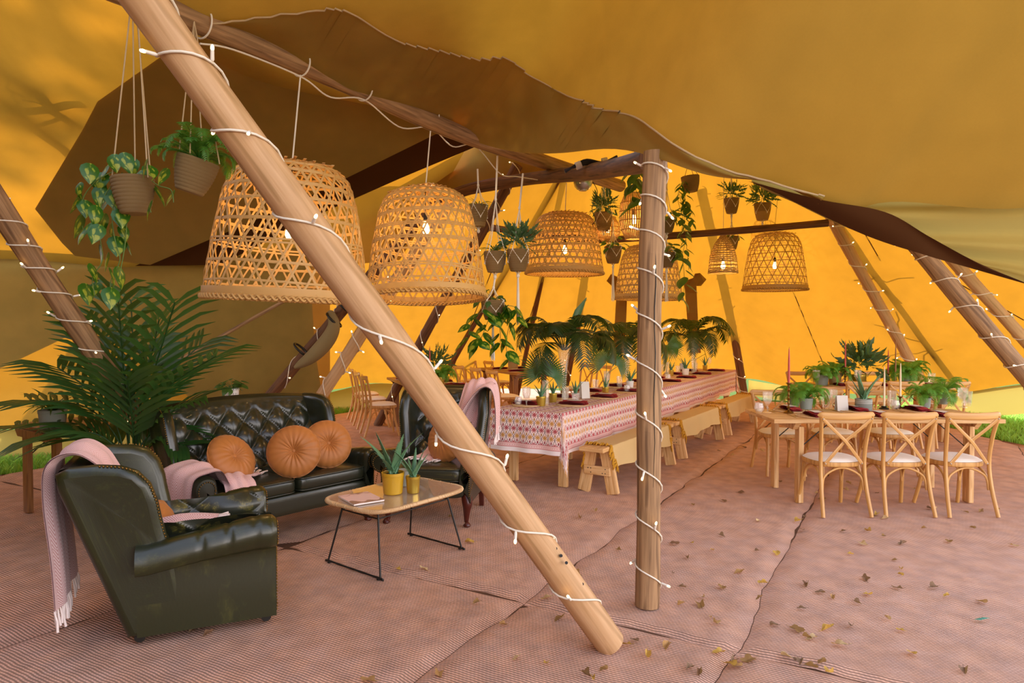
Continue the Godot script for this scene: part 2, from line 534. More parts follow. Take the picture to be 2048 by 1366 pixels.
	struct("ceiling", sheet_mesh(rows, 90, 40, Vector2(10, 5), pleat), M.canvas, "tan canopy of the near tipi sweeping overhead")
	var cm: MB = sheet_mesh(rows, 160, 60, Vector2.ONE, pleat)
	var seam := []
	for q in [[345, 60], [448, 41], [629, 24], [700, 40], [790, 74], [880, 104], [960, 118], [1010, 130], [1080, 167], [1150, 203], [1200, 208], [1260, 240], [1348, 290], [1450, 338], [1560, 380], [1650, 400]]:
		var r := ray(q[0], q[1])
		var best := 1e9
		var at := 0
		for i in cm.v.size():
			var p: Vector3 = cm.v[i]
			if p.z > -0.6: continue
			var e := (Vector2(p.x, p.y - CAMY) / -p.z - Vector2(r.x, r.y) / -r.z).length_squared()
			if e < best:
				best = e
				at = i
		seam.append(Vector3((at % 161) / 160.0, (at / 161) / 60.0, 0))
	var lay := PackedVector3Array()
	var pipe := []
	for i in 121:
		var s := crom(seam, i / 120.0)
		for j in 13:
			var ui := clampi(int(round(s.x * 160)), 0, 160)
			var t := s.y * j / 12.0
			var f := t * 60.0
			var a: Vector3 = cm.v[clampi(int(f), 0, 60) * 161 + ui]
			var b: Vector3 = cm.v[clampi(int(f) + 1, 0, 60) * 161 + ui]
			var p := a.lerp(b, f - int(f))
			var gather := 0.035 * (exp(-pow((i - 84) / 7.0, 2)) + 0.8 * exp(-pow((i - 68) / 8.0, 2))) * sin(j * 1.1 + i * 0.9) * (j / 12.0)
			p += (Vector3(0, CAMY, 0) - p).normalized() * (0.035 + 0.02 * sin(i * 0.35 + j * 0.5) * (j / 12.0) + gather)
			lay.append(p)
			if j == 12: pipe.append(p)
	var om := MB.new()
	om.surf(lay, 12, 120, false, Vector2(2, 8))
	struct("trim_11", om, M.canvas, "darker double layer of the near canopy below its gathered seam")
	var pm := MB.new()
	pm.tube(pipe, 0.006, 6)
	struct("trim_12", pm, M.rope, "rope piping along the gathered seam of the near canopy")
	struct("trim_5", sheet_mesh([[D(1500, 352, 3.68), D(1660, 388, 3.56), D(1780, 397, 3.46), D(2048, 394, 3.27), D(2400, 376, 3.06)], [D(1520, 372, 3.62), D(1690, 440, 3.55), D(1800, 470, 3.5), D(2048, 490, 3.35), D(2400, 510, 3.2)], [D(1560, 385, 3.64), D(1720, 464, 3.6), D(1900, 521, 3.5), D(2060, 566, 3.4), D(2400, 690, 3.2)]], 40, 24, Vector2(4, 2), func(u, v): return Vector3(0, 0, 0.03 * sin(v * 19 + u * 5))), M.skirt, "hanging pale hem of the near canopy")
	struct("trim_13", sheet_mesh([[D(1496, 362, 3.58), D(1640, 399, 3.46), D(1770, 424, 3.40), D(1860, 474, 3.38), D(1975, 538, 3.36)], [D(1520, 372, 3.57), D(1690, 434, 3.48), D(1810, 468, 3.42), D(1900, 505, 3.40), D(2020, 553, 3.34)], [D(1540, 380, 3.58), D(1722, 467, 3.52), D(1850, 510, 3.44), D(1940, 536, 3.42), D(2066, 572, 3.36)]], 30, 8, Vector2(4, 1)), M.gutter, "dark doubled underside of the near canopy hem")  # underside of the hem, its dimness where doubled put into the brown colour
	# trees beyond the tents, whose crowns shade parts of the canvas
	tree("tall leafy tree standing in the field behind the tents at the right", Vector3(14.6, 0, -27), Vector3(8.6, 19.3, -27), Vector3(5.0, 4.0, 3.2), 9000)
	tree("tall leafy tree standing in the field behind the tents at the left", Vector3(-9.0, 0, -27), Vector3(1.0, 17.0, -27), Vector3(4.2, 3.0, 2.4), 1000)
	# ground outside
	var m := MB.new()
	m.grid(20, 20, func(u, v): return Vector3((u - 0.5) * 140, -0.03, (0.5 - v) * 140 - 10))
	struct("ground", m, M.earth, "grass field around the tents")

func tree(label: String, foot: Vector3, mid: Vector3, size: Vector3, n: int) -> void:
	var tr := thing("tree", label, "tree", foot)
	var c := mid - foot
	var tk := MB.new()
	tk.tube([Vector3(0, -0.1, 0), Vector3(0, c.y * 0.4, 0.1), Vector3(c.x * 0.35, c.y * 0.7, 0), c], [0.5, 0.4, 0.32, 0.12], 12)
	obj("trunk", tk, M.darkpole, tr)
	var lf := MB.new()
	lf.blade([Vector3(0, 0, -0.2), Vector3(0, 0.03, 0), Vector3(0, -0.02, 0.22)], [0.03, 0.16, 0.01], Vector3.RIGHT, 0.2)
	var cm := MultiMesh.new()
	cm.transform_format = MultiMesh.TRANSFORM_3D
	cm.mesh = lf.mesh()
	cm.instance_count = n
	for k in n:
		var q := Vector3(rng.randfn(), rng.randfn(), rng.randfn()).normalized() * pow(rng.randf(), 0.4)
		cm.set_instance_transform(k, Transform3D(Basis.from_euler(Vector3(R(-1, 1), R(0, TAU), R(-1, 1))), c + q * size))
	var ci := MultiMeshInstance3D.new()
	ci.name = "foliage"
	ci.multimesh = cm
	ci.material_override = M.grass
	ci.set_meta("kind", "stuff")
	tr.add_child(ci)

var wallpts := PackedVector3Array()
var leftpts := PackedVector3Array()
func wall_depth(px: float, py: float, pts := wallpts) -> float:   # how far the far wall is in that direction
	var best := 1e9
	var d := 14.0
	var r := ray(px, py)
	var k := Vector2(r.x, r.y) / -r.z
	for p in pts:
		if p.z > -3.0: continue
		var e := (Vector2(p.x, p.y - CAMY) / -p.z - k).length_squared()
		if e < best:
			best = e
			d = -p.z
	return d
func outside(q: Array, depth: Callable) -> void:
	var line := []
	for k in 9:
		var a: float = lerpf(q[0], q[2], k / 8.0)
		var b: float = lerpf(q[1], q[3], k / 8.0)
		line.append(D(a, b, depth.call(a, b)) + Vector3(0.01, 0.01, 0) * sin(k * 2.0))
	var m := MB.new()
	m.tube(line, q[4], 8)
	struct("trim_10", m, M.darkpole, "lacing lying on the outside of the canvas, seen only as a shadow")

func left_depth(p: Vector2) -> float:
	return clampf(lerpf(4.9, 8.35, (p.y + p.x * 0.28 + 20) / 640.0), 4.4, 8.8)
func panel(called: String, poly: Array, depth: Callable, m: Material, label: String) -> void:   # a flat-cut sheet of cloth, meshed finely, with its own thickness
	var pp := PackedVector2Array(poly)
	var mb := MB.new()
	var lo := pp[0]
	var hi := pp[0]
	for q in pp:
		lo = lo.min(q)
		hi = hi.max(q)
	var step := 40.0
	var nx := int(ceil((hi.x - lo.x) / step))
	var ny := int(ceil((hi.y - lo.y) / step))
	for side in [0.0, 0.012]:
		for i in nx:
			for j in ny:
				var cell := PackedVector2Array([lo + Vector2(i, j) * step, lo + Vector2(i + 1, j) * step, lo + Vector2(i + 1, j + 1) * step, lo + Vector2(i, j + 1) * step])
				for piece in Geometry2D.intersect_polygons(pp, cell):
					for_tri(mb, piece, depth, side)
	struct(called, mb, m, label)
func for_tri(mb: MB, piece: PackedVector2Array, depth: Callable, off: float) -> void:
	var tri := Geometry2D.triangulate_polygon(piece)
	for k in range(0, tri.size(), 3):
		var p := []
		for e in 3:
			var q := piece[tri[k + e]]
			p.append(D(q.x, q.y, depth.call(q) + off))
		var nn: Vector3 = (p[1] - p[0]).cross(p[2] - p[0])
		var toward: Vector3 = Vector3(0, CAMY, 0) - p[0]
		if (nn.dot(toward) < 0) != (off > 0): p.reverse()
		mb.face(p)
func skirt(top: Array, drop: float, out: float) -> void:
	var bot := []
	var mid := []
	for p in top:
		var o: Vector3 = (Vector3(p.x, 0, p.z) - Vector3(1, 0, -7)).normalized()
		bot.append(p + o * -out + Vector3(0, -drop, 0))
		mid.append(p + o * (-out * 0.5 + 0.05) + Vector3(0, -drop * 0.5, 0))
	struct("trim_6", sheet_mesh([top, mid, bot], 24, 6, Vector2(3, 1), func(u, v): return Vector3(0, 0, 0.03 * v * sin(u * 25))), M.skirt, "yellow canvas skirt flap along the grass")

# ---- floor
const U := Vector3(0.5, 0, -0.866)
const V := Vector3(0.866, 0, 0.5)
func floor_mats() -> void:
	var f := Node3D.new()
	f.name = "floor"
	add_child(f)
	tag(f, "reddish coir matting laid in overlapping strips", "", "", "structure")
	var nz := FastNoiseLite.new()
	nz.seed = 4
	nz.frequency = 0.9
	var vs := [-9.0, -5.9, -3.9, -1.92, -0.72, 1.3, 3.4, 6.5]
	var us := [-3.5, 3.45, 9.6, 15.2]
	for i in vs.size() - 1:
		for j in us.size() - 1:
			var v0: float = vs[i]
			var v1: float = vs[i + 1]
			var u0: float = us[j]
			var u1: float = us[j + 1]
			var cell := 0.07 if j < 2 and i > 1 else 0.14
			var m := MB.new()
			var nv := int((v1 - v0) / cell)
			var nu := int((u1 - u0) / cell)
			m.grid(nv, nu, func(a, b):
				var vv := lerpf(v0, v1, a)
				var uu := lerpf(u0, u1, b)
				var w := 0.05 * nz.get_noise_2d(uu * 1.2, i * 9.0)
				if a < 0.5: vv += w * (1 - 2 * a) + 0.004 * (1 - 2 * a)
				else: vv += 0.05 * nz.get_noise_2d(uu * 1.2, (i + 1) * 9.0) * (2 * a - 1)
				uu += 0.06 * nz.get_noise_2d(vv * 1.5, j * 5.0 + 50) * (1 - 2 * b if b < 0.5 else 0.0)
				var p := U * uu + V * vv
				var e := minf(minf(a, 1 - a) * (v1 - v0), minf(b, 1 - b) * (u1 - u0))
				p.y = -0.006 + 0.005 * nz.get_noise_2d(uu * 1.2, vv * 1.2) + 0.0025 * sin(uu * 14 + 3 * nz.get_noise_2d(vv, uu)) * nz.get_noise_2d(uu * 0.7, vv * 0.7 + 30) + 0.012 * exp(-e * 18.0) - (0.03 if e < 0.001 else 0.0)
				var xmin := -5.5 if p.z > -7.2 else -5.5 + (-7.2 - p.z) * 0.45
				p.x = clampf(p.x, xmin + 0.05 * sin(p.z * 3), 6.8 + 0.05 * sin(p.z * 4))
				return p, false, Vector2((v1 - v0) / 0.68, (u1 - u0) / 0.68))
			obj("coir_mat", m, M.mat, f)
	var ul := MB.new()
	ul.grid(12, 20, func(a, b):
		var p := U * lerpf(-3.4, 15.1, b) + V * lerpf(-8.9, 6.4, a)
		var xmin := -5.4 if p.z > -7.2 else -5.4 + (-7.2 - p.z) * 0.45
		return Vector3(clampf(p.x, xmin, 6.7), -0.024, p.z))
	obj("underlay", ul, M.seam, f)
	# grass blades where the edge of the floor shows
	var b := MB.new()
	b.blade([Vector3.ZERO, Vector3(0.004, 0.03, 0.004), Vector3(0.016, 0.055, 0.012)], [0.004, 0.003, 0.0004], Vector3.RIGHT)
	var mm := MultiMesh.new()
	mm.transform_format = MultiMesh.TRANSFORM_3D
	mm.mesh = b.mesh()
	var spots := []
	for k in 26000:
		spots.append(Vector3(R(6.85, 11.5), -0.03, R(-14, -6.5)))
	for k in 6000:
		var z := R(-9.5, -6.8)
		spots.append(Vector3((-5.5 if z > -7.2 else -5.5 + (-7.2 - z) * 0.45) - R(0, 1.6), -0.03, z))
	for k in 9000:
		var z := R(-14.5, -11.0)
		spots.append(Vector3((-5.5 + (-7.2 - z) * 0.45) - R(0, 2.0), -0.03, z))
	mm.instance_count = spots.size()
	for k in spots.size():
		var s := R(0.7, 2.0)
		mm.set_instance_transform(k, Transform3D(Basis(Vector3.UP, R(0, TAU)).scaled(Vector3(s * 1.4, s, s * 1.4)), spots[k]))
	var gi := MultiMeshInstance3D.new()
	gi.name = "grass"
	gi.multimesh = mm
	gi.material_override = M.grass
	add_child(gi)
	tag(gi, "short green grass at the edges of the matting", "grass", "", "stuff")

# ---- poles, cords and string lights
func pole(label: String, pts: Array, r: float, m: Material, called := "tent_pole", r1 := -1.0) -> Array:
	var mb := MB.new()
	var fine := []
	var rad := []
	var sd := R(0, 9)
	for k in 25:
		var t := k / 24.0
		var p := crom(pts, t) if pts.size() > 2 else (pts[0] as Vector3).lerp(pts[1], t)
		fine.append(p + Vector3(sin(t * 7 + sd), 0, cos(t * 6 + sd)) * 0.006)
		rad.append(lerpf(r, r1 if r1 > 0 else r, t) * (1 + 0.035 * sin(t * 19 + sd)))
	mb.tube(fine, rad, 18)
	var o := obj(called, mb, m)
	tag(o, label, "pole")
	return fine
func lights(label: String, path: Array, r: float, t0: float, t1: float, pitch: float, per: float, big := 1.0, ph := 0.0) -> void:
	var o := thing("string_light", label, "string light", Vector3.ZERO, 0.0, "string lights wound round the tent poles")
	var a := crom(path, t0)
	var len := 0.0
	for k in 20: len += crom(path, lerpf(t0, t1, k / 20.0)).distance_to(crom(path, lerpf(t0, t1, (k + 1) / 20.0)))
	var axis: Vector3 = (crom(path, t1) - a).normalized()
	var ax := axis.cross(Vector3(0, 0, 1)).normalized()
	var ay := axis.cross(ax).normalized()
	var spot := func(s: float, extra: float) -> Vector3:
		var c := crom(path, lerpf(t0, t1, clampf(s / len, 0, 1)))
		var q := -TAU * s / pitch + ph + 0.5 * sin(s * 5)
		var sag := axis * (-0.1 * pitch * sin(q))
		return c + (ax * cos(q) + ay * sin(q)) * (r * 1.03 + 0.004 + extra) + sag
	var cable := []
	var n := int(len / pitch * 16)
	for k in n + 1: cable.append(spot.call(len * k / n, 0.0))
	var mb := MB.new()
	mb.tube(cable, 0.0045 * big, 6)
	obj("cable", mb, M.cord, o)
	var hold := MB.new()
	hold.lathe([Vector2(0.004, 0), Vector2(0.0065, 0.006), Vector2(0.006, 0.034), Vector2(0.0, 0.036)], 7)
	var hm := hold.mesh()
	var tip := MB.new()
	tip.ball(Vector3(0, 0.041, 0), Vector3(0.0062, 0.011, 0.0062), 7, 5)
	var tm := tip.mesh()
	var s := per * 0.4
	while s < len:
		var p: Vector3 = spot.call(s, 0.004)
		var c := crom(path, lerpf(t0, t1, s / len))
		var out := (p - c).normalized()
		var d := (out * R(0.5, 1.2) + axis * R(-0.9, 0.9) + Vector3(0, R(-0.5, 0.9), 0)).normalized()
		var h := obj("bulb_holder", hm, M.holder, o)
		var z := d.cross(Vector3(0.3, 0.1, 0.9)).normalized()
		h.transform = Transform3D(Basis(d.cross(z), d, z) * big, p)
		obj("bulb", tm, M.bulb, h)
		s += per * R(0.75, 1.25)

func poles() -> void:
	var p := pole("pale peeled pole leaning across the foreground beside the leather armchair", [D(1218, 1285, 3.36), D(427, 191, 2.53), D(60, -330, 2.05)], 0.073, M.pole, "tent_pole", 0.072)
	var front: Node3D = get_child(get_child_count() - 1)
	for k in 7:
		var hm := MB.new()
		var a := D(1101 + 10.6 * k, 1083 + 14.2 * k, 1.0)
		var dir := (a - Vector3(0, CAMY, 0)).normalized()
		var best := 1e9
		var hit := Vector3.ZERO
		for q in p:
			var along: float = (q - Vector3(0, CAMY, 0)).dot(dir)
			var foot: Vector3 = Vector3(0, CAMY, 0) + dir * along
			if foot.distance_to(q) < best:
				best = foot.distance_to(q)
				hit = foot - dir * 0.064
		hm.tube([hit, hit + dir * 0.02], 0.0075, 10)
		obj("peg_hole", hm, M.black, front)
	var sm := MB.new()
	var b := G(1207, 1298)
	sm.tube([b + Vector3(0, -0.02, 0), b + Vector3(0.0, 0.045, -0.01)], 0.011, 8)
	sm.tube([b + Vector3(-0.02, 0.045, -0.01), b + Vector3(0.02, 0.05, -0.01)], 0.012, 8)
	tag(obj("ground_peg", sm, M.black), "rusty iron ground peg at the foot of the leaning pole", "peg")
	lights("string lights wound round the pale leaning pole in front", p, 0.073, 0.03, 0.80, 0.36, 0.16, 1.1, 2.2)
	p = pole("weathered upright pole propping the canopy edge beside the bench", [G(1293, 1210), D(1300, 700, 3.87), D(1309, 305, 3.87)], 0.068, M.oldpole)
	var crack := MB.new()
	var cl := []
	for k in 15: cl.append(D(1312 - 0.3 * k + 1.5 * sin(k * 1.7), 345 + k * 45, 3.87 - 0.0655))
	crack.tube(cl, [0.001, 0.002, 0.0028, 0.003, 0.0025, 0.003, 0.003, 0.0025, 0.003, 0.0026, 0.0022, 0.002, 0.0018, 0.0012, 0.0006], 5)
	obj("crack", crack, M.black, get_child(get_child_count() - 1))
	lights("string lights wound round the upright weathered pole", p, 0.068, 0.05, 0.97, 0.25, 0.13, 1.1, 0.6)
	var h := pole("long weathered ridge pole under the canopy holding the large baskets", [D(200, -37, 3.6), D(345, 22, 3.95), D(640, 142, 4.95), D(945, 275, 6.45), D(1240, 372, 9.0)], 0.078, M.oldpole)
	p = pole("weathered pole leaning behind the big palm at left", [Vector3(-2.62, 0, -5.75), D(180, 690, 5.0), D(0, 415, 4.45), D(-260, 10, 3.7)], 0.075, M.oldpole)
	lights("string lights wound round the pole behind the big palm", p, 0.075, 0.12, 0.68, 0.26, 0.12, 1.15, 1.0)
	p = pole("pale pole leaning behind the sofa", [G(556, 923), D(690, 718, 7.75), D(760, 612, 7.5), D(900, 405, 7.1)], 0.072, M.pole)
	lights("string lights wound round the pale pole behind the sofa", p, 0.072, 0.1, 0.8, 0.36, 0.17, 1.3)
	p = pole("dark pole with rolled canvas strapped to it behind the sofa", [G(455, 893), D(640, 672, 8.3), D(748, 545, 8.0), D(880, 390, 7.7)], 0.07, M.darkpole)
	lights("string lights wound round the dark pole with rolled canvas", p, 0.07, 0.2, 0.75, 0.4, 0.2, 1.3)
	p = pole("dark pole rising behind the second large basket", [G(755, 850), D(862, 648, 9.9), D(960, 470, 9.2), D(1036, 330, 8.8)], 0.07, M.darkpole)
	lights("string lights wound round the dark pole behind the second large basket", p, 0.07, 0.1, 1.0, 0.4, 0.24, 1.3)
	pole("thin dark pole running up to the hub from the far chairs", [G(858, 808), D(985, 585, 12.4), D(1121, 352, 11.2)], 0.05, M.darkpole)
	pole("thin upright dark pole behind the hanging planters", [G(1032, 800), D(1087, 547, 12.6), D(1133, 350, 11.6)], 0.045, M.darkpole)
	p = pole("dark pole behind the palm vases of the long table", [G(1125, 800), D(1160, 620, 13.6), D(1192, 460, 13.0), D(1225, 330, 12.4)], 0.07, M.darkpole)
	lights("string lights wound round the dark pole behind the palm vases", p, 0.07, 0.1, 0.8, 0.5, 0.3, 1.5)
	p = pole("dark pole standing at the far end of the long table", [G(1491, 797), D(1455, 600, 13.9), D(1402, 340, 12.6)], 0.08, M.darkpole)
	lights("string lights wound round the pole at the far end of the long table", p, 0.08, 0.03, 1.0, 0.5, 0.24, 1.5)
	p = pole("pole behind the ferns of the right tables", [G(1889, 850), D(1760, 612, 10.3), D(1640, 392, 9.4)], 0.078, M.pole)
	lights("string lights wound round the pole behind the ferns", p, 0.078, 0.1, 1.0, 0.42, 0.2, 1.4)
	p = pole("thick pole crossing the right wall", [D(2290, 1026, 5.8), D(2048, 745, 6.2), D(1800, 455, 6.6)], 0.08, M.oldpole)
	lights("string lights wound round the thick pole crossing the right wall", p, 0.08, 0.25, 1.0, 0.28, 0.13, 1.2)
	p = pole("slimmer pole beyond the thick one on the right", [G(2225, 880), D(2048, 680, 9.1), D(1870, 478, 8.6)], 0.075, M.pole)
	lights("string lights wound round the slimmer pole on the right", p, 0.075, 0.3, 1.0, 0.4, 0.2, 1.4)
	pole("horizontal cross pole behind the third basket", [D(955, 452, 10.4), D(1090, 470, 10.2), D(1225, 482, 10.0)], 0.05, M.darkpole, "cross_pole")
	pole("horizontal cross pole reaching to the pole behind the ferns", [D(1212, 480, 9.9), D(1420, 466, 9.7), D(1655, 446, 9.5)], 0.05, M.darkpole, "cross_pole")
	pole("short cross pole stub right of the pole behind the ferns", [D(1668, 444, 9.4), D(1735, 425, 9.2)], 0.05, M.oldpole, "cross_pole")
	pole("dark horizontal beam joining the upright pole", [D(1300, 320, 4.2), D(1180, 344, 6.4), D(1050, 359, 8.2), D(940, 378, 8.8), D(890, 398, 9.0)], 0.075, M.darkpole, "cross_pole")
	pole("thin spar propping the olive canvas behind the sofa", [D(350, 725, 8.0), D(600, 584, 8.4)], 0.022, M.oldpole, "canvas_spar")

# ---- leather seats, cushions, throws, coffee table
func spow(a: float, e: float) -> float: return signf(a) * pow(absf(a), e)
func pillow(c: Vector3, s: Vector3, e := 0.35, nu := 32, nv := 16) -> MB:   # a rounded block
	var m := MB.new()
	m.grid(nu, nv, func(a, b):
		var th: float = PI * (b - 0.5)
		var ph: float = TAU * a
		return c + Vector3(spow(cos(ph), e) * spow(cos(th), e), spow(sin(th), 0.55), -spow(sin(ph), e) * spow(cos(th), e)) * s / 2.0, true, Vector2(2, 1))
	return m
func slab(m: MB, poly: Array, d: float, r: float, f: Callable) -> void:   # polygon in the plane (a, b), thickness d with rounded edges; f(a, b, c) -> point
	var np := poly.size()
	var dirs := []
	for k in np:
		var a: Vector2 = poly[(k + np - 1) % np]
		var b: Vector2 = poly[(k + 1) % np]
		var tg := (b - a).normalized()
		dirs.append(Vector2(-tg.y, tg.x))
	var prof := []
	for k in 5: prof.append(Vector2(r * (1 - cos(PI / 2 * k / 4.0)), d / 2 - r + r * sin(PI / 2 * k / 4.0)))
	var full := []
	for k in range(4, -1, -1): full.append(Vector2(prof[k].x, -prof[k].y))
	for k in 5: full.append(prof[k])
	var p := PackedVector3Array()
	for q in full:
		for k in np + 1:
			var z: Vector2 = poly[k % np] + dirs[k % np] * q.x
			p.append(f.call(z.x, z.y, q.y))
	m.surf(p, np, full.size() - 1, true, Vector2(2, 0.3))
	for sg in [-1.0, 1.0]:
		var ins := PackedVector2Array()
		for k in np: ins.append(poly[k] + dirs[k] * r)
		var mid := Vector2.ZERO
		for q in ins: mid += q / np
		var cp := PackedVector3Array()
		for j in 7:
			for k in np + 1:
				var z := mid.lerp(ins[k % np], j / 6.0)
				cp.append(f.call(z.x, z.y, sg * d / 2))
		m.surf(cp, np, 6, true, Vector2(2, 1), sg > 0)
func studs(pts: Array, every: float, r: float) -> MB:
	var m := MB.new()
	var left := 0.0
	for k in pts.size() - 1:
		var a: Vector3 = pts[k]
		var b: Vector3 = pts[k + 1]
		var l := a.distance_to(b)
		while left < l:
			m.ball(a.lerp(b, left / l), Vector3.ONE * r, 6, 4)
			left += every
		left -= l
	return m

func wing_seat(called: String, label: String, cat: String, w: float, h: float, lh: float, n: int, at: Vector3, turn: float) -> Node3D:
	var o := thing(called, label, cat, at, turn)
	var wi := w - 0.24
	var L: Material = M.leather
	var b := MB.new()   # seat box and front rail
	b.box(Vector3(0, (lh + 0.33) / 2, -0.02), Vector3(w - 0.16, 0.33 - lh, 0.66), 0.02)
	obj("base", b, L, o)
	var rail := pillow(Vector3(0, (lh + 0.33) / 2 + 0.01, 0.31), Vector3(wi + 0.03, 0.35 - lh, 0.09), 0.3)
	obj("front_rail", rail, L, o)
	for k in n:   # seat cushions
		var cw := wi / n
		var x := (k - (n - 1) / 2.0) * cw
		var c := obj("seat_cushion", pillow(Vector3(x, 0.405, 0.05), Vector3(cw - 0.008, 0.125, 0.62), 0.2, 40, 16), L if n > 1 else M.wornleather, o)
		for yy in [0.36, 0.45]:
			var pp := []
			for q in 33:
				var a := TAU * q / 32.0
				pp.append(Vector3(x + spow(cos(a), 0.2) * (cw - 0.006) / 2 * 0.985, yy, 0.05 + spow(sin(a), 0.2) * 0.31 * 0.985))
			var pm := MB.new()
			pm.tube(pp, 0.006, 6, false, true)
			obj("piping", pm, L, c)
	# tufted back with its rolled top
	var prof := [Vector2(-0.235, 0.36), Vector2(-0.525, 0.90 * h), Vector2(-0.545, 0.955 * h), Vector2(-0.58, 0.985 * h), Vector2(-0.625, 0.975 * h), Vector2(-0.645, 0.93 * h), Vector2(-0.63, 0.86 * h), Vector2(-0.35, lh + 0.02)]
	var bk := MB.new()
	var nu := int(wi / 0.0125)
	var pts := PackedVector3Array()
	var rows := []
	for k in 53: rows.append([prof[0].lerp(prof[1], k / 52.0), 1.0 if k < 52 else 0.6])
	for k in range(1, prof.size() - 1):
		for s in 4: rows.append([prof[k].lerp(prof[k + 1], (s + 1) / 4.0), 0.0])
	var slope = (prof[1] - prof[0]).length()
	var nd := Vector2(-(prof[1] - prof[0]).y, (prof[1] - prof[0]).x).normalized() * -1.0
	var pitch_x := wi / (6.0 if n > 1 else 3.0)
	for r in rows.size():
		for i in nu + 1:
			var x := (float(i) / nu - 0.5) * wi
			var q: Vector2 = rows[r][0]
			var camel := 0.0
			if n > 1: camel = 0.035 * (1 - pow(2 * x / wi, 2)) * clampf((q.y - 0.5) / 0.5, 0, 1)
			var k := 0.0
			if r < 53:
				var y = slope * r / 52.0
				var pa = x / pitch_x + y / 0.24
				var qa = x / pitch_x - y / 0.24
				k = 0.05 * pow(absf(sin(PI * pa) * sin(PI * qa)), 0.45)
				var edge := minf(minf(float(i), nu - i) / 6.0, 1.0)
				var top := clampf((52 - r) / 7.0, 0, 1)
				k = lerpf(0.03, k, edge * top)
				if top < 1: k = lerpf(0.035 + 0.004 * sin(x * TAU / pitch_x * 2), k, top)
			elif r < 60: k = 0.035 * (60 - r) / 8.0
			pts.append(Vector3(x, q.y + nd.y * k + camel, q.x + nd.x * k))
	bk.surf(pts, nu, rows.size() - 1, false, Vector2(wi, 2))
	var back := obj("back", bk, L, o)
	var bt := MB.new()
	bt.ball(Vector3.ZERO, Vector3(0.011, 0.011, 0.008), 8, 5)
	var bm := bt.mesh()
	for p in range(-9, 10):
		for q in range(-9, 10):
			var x := (p + q) * pitch_x / 2
			var y := (p - q) * 0.12
			if absf(x) < wi / 2 - 0.03 and y > 0.1 and y < slope - 0.07:
				var c = prof[0].lerp(prof[1], y / slope)
				obj("button", bm, L, back).position = Vector3(x, c.y + nd.y * 0.004 + (0.035 * (1 - pow(2 * x / wi, 2)) * clampf((c.y - 0.5) / 0.5, 0, 1) if n > 1 else 0.0), c.x + nd.x * 0.004)
	# wings
	var wing := [Vector2(-0.33, 0.30), Vector2(-0.10, 0.30), Vector2(-0.12, 0.44), Vector2(-0.165, 0.54), Vector2(-0.185, 0.63), Vector2(-0.20, 0.72), Vector2(-0.23, 0.81), Vector2(-0.285, 0.875), Vector2(-0.36, 0.905), Vector2(-0.46, 0.915), Vector2(-0.58, 0.91), Vector2(-0.64, 0.88), Vector2(-0.63, 0.80)]
	if lh < 0.1: wing[0] = Vector2(-0.345, 0.04)
	if lh < 0.1: wing[1] = Vector2(-0.06, 0.04)
	for k in wing.size(): wing[k] = Vector2(wing[k].x, wing[k].y * (h / 0.92 if wing[k].y > 0.4 else 1.0))
	for sg in [-1.0, 1.0]:
		var wm := MB.new()
		slab(wm, wing, 0.10, 0.045, func(a, y, c):
			var flare := 0.05 * clampf((a + 0.5) * 3.0, 0, 1) * clampf((y - 0.5) * 3.0, 0, 1)
			return Vector3(sg * (w / 2 - 0.105 + flare) + c, y, a))
		var wo := obj("wing", wm, M.sideleather if lh < 0.1 else L, o)
		var line := []
		for k in range(2, 10): line.append(Vector3(sg * (w / 2 - 0.105 + 0.05 * clampf((wing[k].x + 0.5) * 3.0, 0, 1) * clampf((wing[k].y - 0.5) * 3.0, 0, 1) + 0.03), wing[k].y - 0.004, wing[k].x - 0.006))
		var st := obj("stud", studs(curve(line, 30), 0.017, 0.0055), M.brass, wo)
		st.set_meta("kind", "stuff")
		# rolled arm over a side panel
		var sec := [Vector2(-0.055, lh), Vector2(-0.055, 0.2), Vector2(-0.06, 0.38), Vector2(-0.035, 0.405), Vector2(0.005, 0.42), Vector2(0.03, 0.455), Vector2(0.035, 0.50), Vector2(0.015, 0.545), Vector2(-0.03, 0.572), Vector2(-0.085, 0.57), Vector2(-0.125, 0.54), Vector2(-0.14, 0.49), Vector2(-0.145, 0.42), Vector2(-0.145, 0.32)]
		var zs := []
		for k in 41: zs.append(-0.30 + 0.66 * k / 40.0)
		var ap := PackedVector3Array()
		var cr := [0.0, 0.13, 0.255]
		for z in zs:
			var endk: float = clampf((z - 0.325) / 0.035, 0, 1)
			var inset := 1.0 - 0.22 * endk * endk
			var rise := lerpf(-0.07, 0.015, clampf((z + 0.25) / 0.5, 0, 1))
			var crease := 0.0
			for c in cr: crease += exp(-pow((z - c) / 0.010, 2))
			for k in 53:
				var s := crom(sec.map(func(q): return Vector3(q.x, q.y, 0)), k / 52.0)
				var upper := clampf((s.y - 0.38) / 0.06, 0, 1)
				var cc := Vector2(-0.055, 0.48)
				var q := Vector2(s.x, s.y)
				if upper > 0: q = cc + (q - cc) * (1.0 - 0.075 * crease * upper) * lerpf(1.0, inset, upper)
				ap.append(Vector3(sg * (w / 2 + q.x), q.y + rise * upper, z))
		var am := MB.new()
		am.surf(ap, 52, 40, false, Vector2(1.2, 0.7))
		var arm := obj("arm", am, M.armleather if lh < 0.1 else L, o)
		var fp := []   # front face of the arm, with its studs
		for k in 53: fp.append(Vector3(ap[40 * 53 + k].x, ap[40 * 53 + k].y, 0.361))
		var fm := MB.new()
		var cen := Vector3(sg * (w / 2 - 0.055), 0.48, 0.364)
		var low := Vector3(sg * (w / 2 - 0.1), 0.3, 0.364)
		for k in 52: fm.face([cen if fp[k].y > 0.4 and fp[k + 1].y > 0.4 else low, fp[k], fp[k + 1]])
